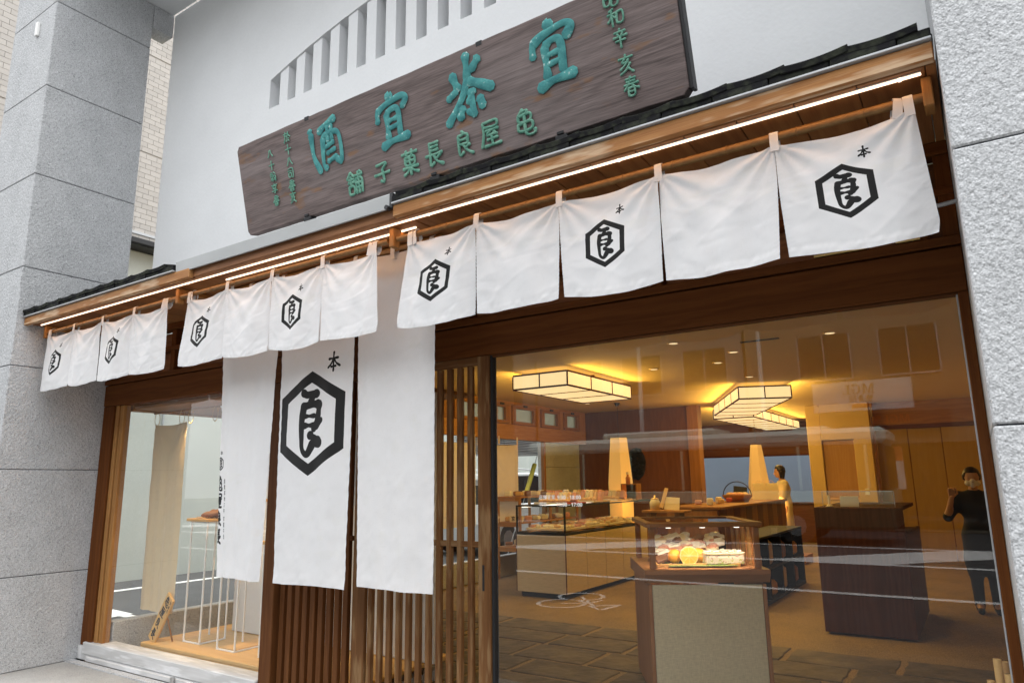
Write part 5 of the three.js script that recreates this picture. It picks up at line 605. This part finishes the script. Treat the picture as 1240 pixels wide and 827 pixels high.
{ // parked white car, seen through the shop's side glass
  const t = thing('parked_car', 'white estate car parked in the alley beyond the side window', 'car', [-9.9, 0, -11.2], 0);
  const prof = (pts, w, b) => uvBox(new THREE.ExtrudeGeometry(new THREE.Shape(pts.map((p) => new THREE.Vector2(...p))), { depth: w, bevelEnabled: true, bevelSize: b, bevelThickness: b, bevelSegments: 3, curveSegments: 6 }).translate(0, 0, -w / 2).rotateY(Math.PI / 2));
  part('body', prof([[-2.2, 0.35], [2.25, 0.35], [2.3, 0.6], [2.2, 0.92], [1.2, 1.02], [-2.2, 1.05], [-2.3, 0.7]], 1.6, 0.06), M.carWhite, t); part('roof', prof([[-2.15, 1.62], [-1.6, 1.74], [0.1, 1.76], [0.6, 1.68], [0.55, 1.63], [-2.1, 1.57]], 1.3, 0.05), M.carWhite, t); part('cabin_glass', prof([[-2.1, 1.06], [1.2, 1.04], [0.5, 1.66], [0.0, 1.72], [-1.6, 1.7], [-2.1, 1.58]], 1.42, 0.02), M.carGlass, t);
  for (const s of [-1, 1]) { part('pillar', tube([[s * 0.76, 1.03, -1.25], [s * 0.73, 1.4, -0.8], [s * 0.68, 1.68, -0.5]], 0.045, 8), M.carWhite, t); part('roof_rail', tube([[s * 0.6, 1.78, -0.3], [s * 0.6, 1.86, 0.0], [s * 0.6, 1.86, 1.4], [s * 0.6, 1.76, 1.8]], 0.022, 8), M.steel, t); part('mirror', cbox(0.18, 0.14, 0.1, 0.03), M.carWhite, t, [s * 0.95, 1.1, -0.85]); part('pillar', tube([[s * 0.77, 1.05, 0.55], [s * 0.7, 1.66, 0.45]], 0.03, 8), M.black, t);
    for (const z of [-1.4, 1.4]) { const w = part('wheel', cyl(0.33, 0.33, 0.22, 24).rotateZ(Math.PI / 2), M.rubber, t, [s * 0.76, 0.33, z]); part('rim', cyl(0.2, 0.2, 0.23, 10).rotateZ(Math.PI / 2), M.steel, w); } part('headlight', cbox(0.3, 0.14, 0.1, 0.03), M.steel, t, [s * 0.6, 0.75, -2.24]); }
}
{ const p = thing('stay_guard', 'yellow plastic guard on a leaning stay wire beside the parked car', 'pole guard'); part('guard', tube([[-8.18, 1.96, -9.6], [-8.2, 1.34, -9.26]], 0.05, 12, 2), M.yellow, p); part('wire', tube([[-8.1, 4.5, -11.0], [-8.18, 1.96, -9.6], [-8.24, 0.0, -8.5]], 0.008, 6), M.steel, p); }
{ const p = thing('grey_column', 'grey stone-clad column standing outside the side glass of the shop', 'column'); for (let k = 0; k < 4; k++) part('stone_slab', ext(-7.3, -7.13, k * 0.62 + 0.004, (k + 1) * 0.62, -9.72, -8.3, 0.006, 'y', k), M.graniteFar, p); }
solo('awning', merge(Array.from({ length: 14 }, (_, i) => ext(-9.4, -8.0, 2.62 - 0.035 * i, 2.632 - 0.035 * i, -9.5 - i * 0.05, -8.2, 0.002))), M.drip, 'slatted metal awning outside the side glass', 'awning');

/* ------------------------------------------------------------------ across the street, mirrored by the window glass */
{
  const t = thing('city_bus', 'long pale green bus on the far lane, mirrored in the shop window', 'bus', [-7.2, -0.1, 17.2]); const bg = std({ c: [0.42, 0.5, 0.36], roughness: 0.35, clearcoat: 0.8 }), roof = std({ c: [0.76, 0.78, 0.66], roughness: 0.4, clearcoat: 0.5 });
  const box = (w, h, d, r) => cbox(w, h, d, r); part('lower_body', box(10.6, 0.6, 2.4, 0.06), std({ c: [0.03, 0.06, 0.03], roughness: 0.4 }), t, [0, 0.7, 0]); part('waist_band', box(10.61, 0.34, 2.41, 0.03), bg, t, [0, 1.18, 0]); part('glazing', box(10.5, 1.15, 2.34, 0.05), M.carGlass, t, [0, 1.93, 0]); part('roof', box(10.6, 0.42, 2.4, 0.14), roof, t, [0, 2.72, 0]); part('air_unit', box(3.6, 0.2, 1.6, 0.08), roof, t, [-0.9, 3.03, 0]); part('vent_hatch', box(0.9, 0.12, 0.9, 0.05), roof, t, [3.4, 2.99, 0]);
  for (let i = 0; i < 7; i++) part('window_post', box(0.09, 1.12, 2.36, 0.02), bg, t, [-4.8 + i * 1.6, 1.93, 0]); for (const x of [-3.4, 3.0]) for (const z of [-1.08, 1.08]) { const w = part('wheel', cyl(0.47, 0.47, 0.28, 24).rotateX(Math.PI / 2), M.rubber, t, [x, 0.47, z]); part('rim', cyl(0.26, 0.26, 0.29, 14).rotateX(Math.PI / 2), M.steel, w); }
  part('door', box(1.0, 1.9, 0.04, 0.02), M.carGlass, t, [1.2, 1.5, -1.2]); part('headlight', box(0.05, 0.18, 0.3, 0.02), M.steel, t, [-5.3, 0.8, -0.8]); part('headlight', box(0.05, 0.18, 0.3, 0.02), M.steel, t, [-5.3, 0.8, 0.8]);
}
{
  const winG = ext(-0.8, 0.8, 0, 1.5, -0.1, 0.0, 0.01), frG = merge([ext(-0.85, 0.85, -0.06, 0, -0.14, 0.02, 0.01), ext(-0.85, -0.8, 0, 1.5, -0.1, 0.01, 0.005), ext(0.8, 0.85, 0, 1.5, -0.1, 0.01, 0.005), ext(-0.02, 0.02, 0, 1.5, -0.06, 0.011, 0.004)]);
  const mk = (x0, x1, h, c, label) => { const t = thing('street_building', label, 'building', [(x0 + x1) / 2, -0.1, 21.5], Math.PI); const w = x1 - x0; part('wall', ext(-w / 2, w / 2, 0, h, -9, 0, 0.03), col(...c), t); part('cornice', ext(-w / 2 - 0.05, w / 2 + 0.05, h - 0.4, h - 0.1, 0.002, 0.25, 0.02), col(...c.map((q) => q * 0.8)), t); part('shop_opening', ext(-w / 2 + 0.5, w / 2 - 0.5, 0.1, 2.7, -0.3, 0.012, 0.01), M.carGlass, t); for (let y = 4.9; y < h - 1.8; y += 3.1) for (let x = -w / 2 + 1.4; x < w / 2 - 1; x += 2.5) { const f = part('window', frG, M.drip, t, [x, y, 0.03]); part('pane', winG, M.carGlass, f); } return t; };
  mk(-6.6, 2.4, 11, [0.23, 0.20, 0.15], 'tan clinic building across the street with a white sign board'); mk(-15.4, -6.7, 12, [0.22, 0.23, 0.23], 'grey office building across the street, beyond the bus'); mk(2.5, 14, 12, [0.25, 0.23, 0.21], 'beige building across the street at the far right'); mk(-28, -15.5, 10, [0.28, 0.26, 0.25], 'cream building across the street, farthest along');
  const font = await new FontLoader().loadAsync('fonts/droid/droid_serif_regular.typeface.json'), bold = await new FontLoader().loadAsync('fonts/droid/droid_sans_bold.typeface.json');
  const gold = col(0.4, 0.3, 0.1), red = col(0.75, 0.16, 0.05);
  const s = thing('clinic_sign', 'white clinic sign board with gold lettering across the street', 'sign', [-2.9, 3.62, 20.6], Math.PI); part('board', ext(-1.42, 1.42, 0, 0.94, -0.12, 0, 0.01), M.white, s); part('lettering', clean(new TextGeometry('MGL', { font, size: 0.3, depth: 0.012, curveSegments: 4 })).translate(-0.42, 0.54, 0.002), gold, s); part('lettering', merge(['sei', 'kotsu', 'inn'].map((k, i) => reliefChar(k, 0.21, 0.05, 0.006, 1, i).translate(-0.23 + i * 0.23, 0.38, 0.003))), gold, s); part('lettering', ext(-0.28, 0.28, 0.1, 0.22, 0.001, 0.012, 0.003), red, s);
  const q = thing('clinic_sign', 'dark fascia sign with red letters under the white board across the street', 'sign', [-2.2, 2.95, 21.2], Math.PI); part('board', ext(-1.6, 1.6, 0, 0.62, -0.08, 0, 0.01), col(0.1, 0.08, 0.07), q); part('lettering', merge([clean(new TextGeometry('MGL', { font: bold, size: 0.26, depth: 0.012, curveSegments: 4 })).translate(-0.55, 0.28, 0.002), reliefChar('sei', 0.25, 0.07, 0.01, 1, 2).translate(0.4, 0.41, 0.003)]), red, q);
  const b = thing('shop_poster', 'orange and white poster in the clinic window across the street', 'poster', [-2.6, 1.2, 21.2], Math.PI); part('board', ext(-0.6, 0.6, 0, 1.3, -0.04, 0, 0.006), M.white, b); part('print', ext(-0.6, 0.6, 0.85, 1.3, 0.001, 0.006, 0.002), red, b);
  // pole lines of the street
  for (const [x, l] of [[-9.8, 'pale street lamp post across the street, nearest the bus front'], [-5.6, 'pale street lamp post across the street, beside the clinic']]) { const p = thing('street_lamp', l, 'lamp post', [x, 0, 19.4]); part('post', cyl(0.06, 0.09, 7, 12).translate(0, 3.4, 0), M.white, p); part('arm', tube([[0, 6.8, 0], [0, 7.2, -0.4], [0, 7.25, -1.2]], 0.04, 8), M.white, p); part('head', cbox(0.22, 0.1, 0.6, 0.04), M.drip, p, [0, 7.2, -1.4]); }
}

/* ------------------------------------------------------------------ people */
// signed distance of tapered capsules joined smoothly, meshed by marching cubes
function sdfBody(bones, k) { return (x, y, z) => { let d = 1e3; for (const [a, b, ra, rb, sq = 1] of bones) { const ax = b[0] - a[0], ay = b[1] - a[1], az = b[2] - a[2], px = x - a[0], py = y - a[1], pz = (z - a[2]), L = ax * ax + ay * ay + az * az || 1e-9, t = cl01((px * ax + py * ay + pz * az) / L); const q = Math.hypot(px - ax * t, py - ay * t, (pz - az * t) * sq) - (ra + (rb - ra) * t); const h = Math.max(k - Math.abs(d - q), 0) / k; d = Math.min(d, q) - h * h * k * 0.25; } return d; }; }
function meshField(sdf, lo, hi, cell) {
  const size = Math.max(hi[0] - lo[0], hi[1] - lo[1], hi[2] - lo[2]), n = Math.min(150, Math.ceil(size / cell) + 4), mc = new MarchingCubes(n, undefined, false, false, 160000); mc.isolation = 0; const c = [0, 1, 2].map((i) => (lo[i] + hi[i]) / 2), half = (n * cell) / 2, hs = n / 2;
  mc.field.fill(-0.2); for (let k = 0; k < n; k++) { const z = c[2] + ((k - hs) / hs) * half; if (z < lo[2] || z > hi[2]) continue; for (let j = 0; j < n; j++) { const y = c[1] + ((j - hs) / hs) * half; if (y < lo[1] || y > hi[1]) continue; for (let i = 0; i < n; i++) { const x = c[0] + ((i - hs) / hs) * half; if (x < lo[0] || x > hi[0]) continue; mc.field[i + j * n + k * n * n] = -Math.max(-0.2, Math.min(0.2, sdf(x, y, z))); } } }
  mc.update(); const N = mc.count, p = new Float32Array(mc.positionArray.slice(0, N * 3)), nn = new Float32Array(mc.normalArray.slice(0, N * 3)); for (let i = 0; i < N; i++) for (let q = 0; q < 3; q++) p[i * 3 + q] = c[q] + p[i * 3 + q] * half;
  const g = new THREE.BufferGeometry(); g.setAttribute('position', new THREE.BufferAttribute(p, 3)); g.setAttribute('normal', new THREE.BufferAttribute(nn, 3)); return g;
}
const v3 = (a, b, t) => a.map((q, i) => q + (b[i] - q) * t), add = (a, b) => a.map((q, i) => q + b[i]);
function handBones(w, f, u, s, curl) {                        // wrist, finger direction, palm normal, thumb side; unit vectors
  const B = [], P = (a, b, c) => [0, 1, 2].map((i) => w[i] + f[i] * a + u[i] * b + s[i] * c); for (const c of [-0.03, -0.01, 0.01, 0.03]) B.push([P(0.0, 0, c * 0.6), P(0.085, 0, c), 0.013, 0.012]);
  [[0.03, 0.07], [0.01, 0.078], [-0.01, 0.072], [-0.03, 0.056]].forEach(([c, L]) => { let a = 0.09, b = 0, th = 0; const pts = [P(0.085, 0, c)]; for (let i = 0; i < 3; i++) { th += curl; a += Math.cos(th) * L * [0.45, 0.32, 0.23][i]; b += Math.sin(th) * L * [0.45, 0.32, 0.23][i]; pts.push(P(a, b, c * 1.1)); } for (let i = 0; i < 3; i++) B.push([pts[i], pts[i + 1], 0.009 - 0.001 * i, 0.0085 - 0.001 * i]); });
  B.push([P(0.02, 0.004, 0.03), P(0.05, 0.015, 0.055), 0.013, 0.011], [P(0.05, 0.015, 0.055), P(0.08, 0.03 * Math.min(1, curl * 1.5), 0.05), 0.011, 0.009]); return B;
}
function person(label, pos, turn, J, wear) {                  // J: joints in the person's own axes, facing +z
  const t = thing('person', label, 'person', pos, turn); const body = [];
  const b = (a, c, r0, r1, sq) => body.push([a, c, r0, r1, sq]);
  b(J.pelvis, J.waist, 0.125, 0.105); b(J.waist, J.chest, 0.105, 0.125); b([J.chest[0] - 0.06, J.chest[1], J.chest[2]], [J.chest[0] + 0.06, J.chest[1], J.chest[2]], 0.11, 0.11); b(J.neck, J.headBase, 0.052, 0.05); b(J.shL, J.shR, 0.06, 0.06); b(J.chest, J.neck, 0.1, 0.06);
  for (const s of ['L', 'R']) { b(J['sh' + s], J['el' + s], 0.052, 0.04); b(J['el' + s], J['wr' + s], 0.04, 0.026); b(J['hip' + s], J['kn' + s], 0.085, 0.056); b(J['kn' + s], J['an' + s], 0.054, 0.036); b(J['an' + s], add(J['an' + s], [0, -0.045, 0.13]), 0.036, 0.028); }
  const clothBones = body.filter((q, i) => wear.pick(i)).map(([a, c, r0, r1]) => [a, c, r0 + 0.016, r1 + 0.018]).concat(wear.extra || []);
  const lo = [-0.42, -0.05, -0.28], hi = [0.42, J.headBase[1], 0.4], G = [meshField(sdfBody(body, 0.05), lo, hi, 0.0125)];
  for (const s of ['L', 'R']) if (J['hand' + s]) { const h = J['hand' + s], B = handBones(J['wr' + s], h.f, h.u, h.s, h.curl), m = B.flatMap((q) => [q[0], q[1]]), L = [0, 1, 2].map((i) => Math.min(...m.map((q) => q[i])) - 0.03), U = [0, 1, 2].map((i) => Math.max(...m.map((q) => q[i])) + 0.03); G.push(meshField(sdfBody(B, 0.006), L, U, 0.0035)); }
  const hd = J.head, fy = J.yaw || 0, rot = (x, y, z) => [hd[0] + x * Math.cos(fy) + z * Math.sin(fy), hd[1] + y, hd[2] - x * Math.sin(fy) + z * Math.cos(fy)];
  const HB = [[rot(0, 0.03, -0.012), rot(0, 0.035, 0.01), 0.083, 0.08], [rot(0, -0.055, 0.035), rot(0, -0.07, 0.05), 0.052, 0.034], [rot(-0.03, -0.02, 0.045), rot(0.03, -0.02, 0.045), 0.036, 0.036], [rot(0, 0.005, 0.085), rot(0, -0.032, 0.1), 0.008, 0.014], [rot(-0.02, -0.062, 0.076), rot(0.02, -0.062, 0.076), 0.008, 0.008], [rot(-0.032, 0.022, 0.074), rot(0.032, 0.022, 0.074), 0.012, 0.012], [rot(-0.08, -0.01, -0.005), rot(-0.084, 0.02, -0.012), 0.01, 0.014], [rot(0.08, -0.01, -0.005), rot(0.084, 0.02, -0.012), 0.01, 0.014], [rot(0, -0.06, -0.01), J.headBase, 0.05, 0.05]];
  G.push(meshField(sdfBody(HB, 0.02), add(hd, [-0.13, -0.17, -0.14]), add(hd, [0.13, 0.15, 0.15]), 0.0045));
  part('body', merge(G), M.skin, t); part('clothing', meshField(sdfBody(clothBones, 0.06), lo, hi, 0.0125), wear.mat, t);
  const hairB = [[rot(0, 0.05, -0.02), rot(0, 0.06, 0.0), 0.094, 0.09], ...[-1, 1].map((s) => [rot(s * 0.072, 0.04, 0.0), rot(s * 0.075, wear.hairLow, -0.01), 0.026, 0.02]), [rot(-0.03, 0.02, -0.065), rot(-0.03, wear.hairLow, -0.05), 0.045, 0.035], [rot(0.03, 0.02, -0.065), rot(0.03, wear.hairLow, -0.05), 0.045, 0.035]];
  const hs = sdfBody(hairB, 0.02), cut = (x, y, z) => { const dx = x - hd[0], dz = z - hd[2], fz = -dx * -Math.sin(fy) + dz * Math.cos(fy); const lz = dx * Math.sin(fy) + dz * Math.cos(fy), ly = y - hd[1]; return Math.max(hs(x, y, z), Math.min(lz - 0.052, 0.075 - ly)); };
  part('hair', meshField(cut, add(hd, [-0.15, -0.2, -0.17]), add(hd, [0.15, 0.18, 0.17]), 0.006), M.hair, t);
  for (const s of [-1, 1]) { const [x, y, z] = rot(s * 0.032, 0.012, 0.077); part('eye', new THREE.SphereGeometry(0.009, 10, 8), M.black, t, [x, y, z]); }
  if (wear.mask) part('mask', meshField(sdfBody([[rot(-0.045, -0.045, 0.05), rot(0.045, -0.045, 0.05), 0.038, 0.038], [rot(0, -0.02, 0.09), rot(0, -0.08, 0.07), 0.026, 0.026]], 0.02), add(hd, [-0.12, -0.14, -0.02]), add(hd, [0.12, 0.03, 0.15]), 0.005), M.maskWhite, t);
  if (wear.shoes) for (const s of ['L', 'R']) part('shoe', meshField(sdfBody([[add(J['an' + s], [0, -0.045, -0.03]), add(J['an' + s], [0, -0.055, 0.15]), 0.045, 0.036]], 0.02), add(J['an' + s], [-0.08, -0.12, -0.1]), add(J['an' + s], [0.08, 0.02, 0.22]), 0.01), M.black, t);
  return t;
}
const baseJ = { pelvis: [0, 0.9, 0], waist: [0, 1.03, 0], chest: [0, 1.22, 0.0], neck: [0, 1.36, -0.01], headBase: [0, 1.44, 0.0], head: [0, 1.55, 0.015], hipL: [0.085, 0.88, 0], hipR: [-0.085, 0.88, 0], knL: [0.09, 0.48, 0.02], knR: [-0.09, 0.48, 0.02], anL: [0.09, 0.085, 0], anR: [-0.09, 0.085, 0], shL: [0.16, 1.32, -0.01], shR: [-0.16, 1.32, -0.01], elL: [0.21, 1.06, -0.02], elR: [-0.21, 1.06, -0.02], wrL: [0.17, 0.9, 0.16], wrR: [-0.17, 0.9, 0.16] };
person('person in dark dress and pale face mask, one hand raised, inside at the right', [-0.12, 0, -6.75], 0.06,
  { ...baseJ, elR: [-0.3, 1.1, 0.06], wrR: [-0.24, 1.34, 0.16], handR: { f: [0.1, 0.98, 0.12], u: [0.2, -0.1, 0.97], s: [0.97, -0.1, -0.2], curl: 0.95 }, handL: { f: [0, -0.4, 0.92], u: [-0.4, -0.8, -0.3], s: [-0.9, 0.4, 0.1], curl: 0.5 } },
  { mat: M.navy, hairLow: 0.0, mask: true, shoes: true, pick: (i) => i < 3 || (i > 3 && i < 10) || i === 11 || i === 13 || i === 14, extra: [[[0, 0.95, 0], [0, 0.62, 0.01], 0.14, 0.17], [[-0.07, 0.6, 0], [0.07, 0.6, 0], 0.11, 0.11]] });
struct('staff_floor', ext(-7.0, -4.1, -0.003, 0.15, -11.2, -10.15, 0.004), M.shopWood);
struct('staff_floor_001', ext(-4.05, -2.95, -0.003, 0.15, -11.4, -10.7, 0.004), M.shopWood);
person('dark-haired person in a pale blouse at the far end of the wooden counter', [-3.32, 0.15, -11.0], -1.2,
  { ...baseJ, head: [0, 1.55, 0.03], elL: [0.2, 1.07, 0.04], elR: [-0.2, 1.07, 0.04], wrL: [0.1, 1.08, 0.25], wrR: [-0.1, 1.08, 0.25], handL: { f: [-0.3, 0, 0.95], u: [0, -1, 0], s: [-0.95, 0, -0.3], curl: 0.35 }, handR: { f: [0.3, 0, 0.95], u: [0, -1, 0], s: [0.95, 0, -0.3], curl: 0.35 } },
  { mat: M.blouse, hairLow: -0.1, mask: false, shoes: true, pick: (i) => i < 3 || i === 4 || i === 6 || i === 7 || i === 11 || i === 12, extra: [[[0, 0.95, 0], [0, 0.5, 0.01], 0.15, 0.18]] });
renderer.render(scene, camera);
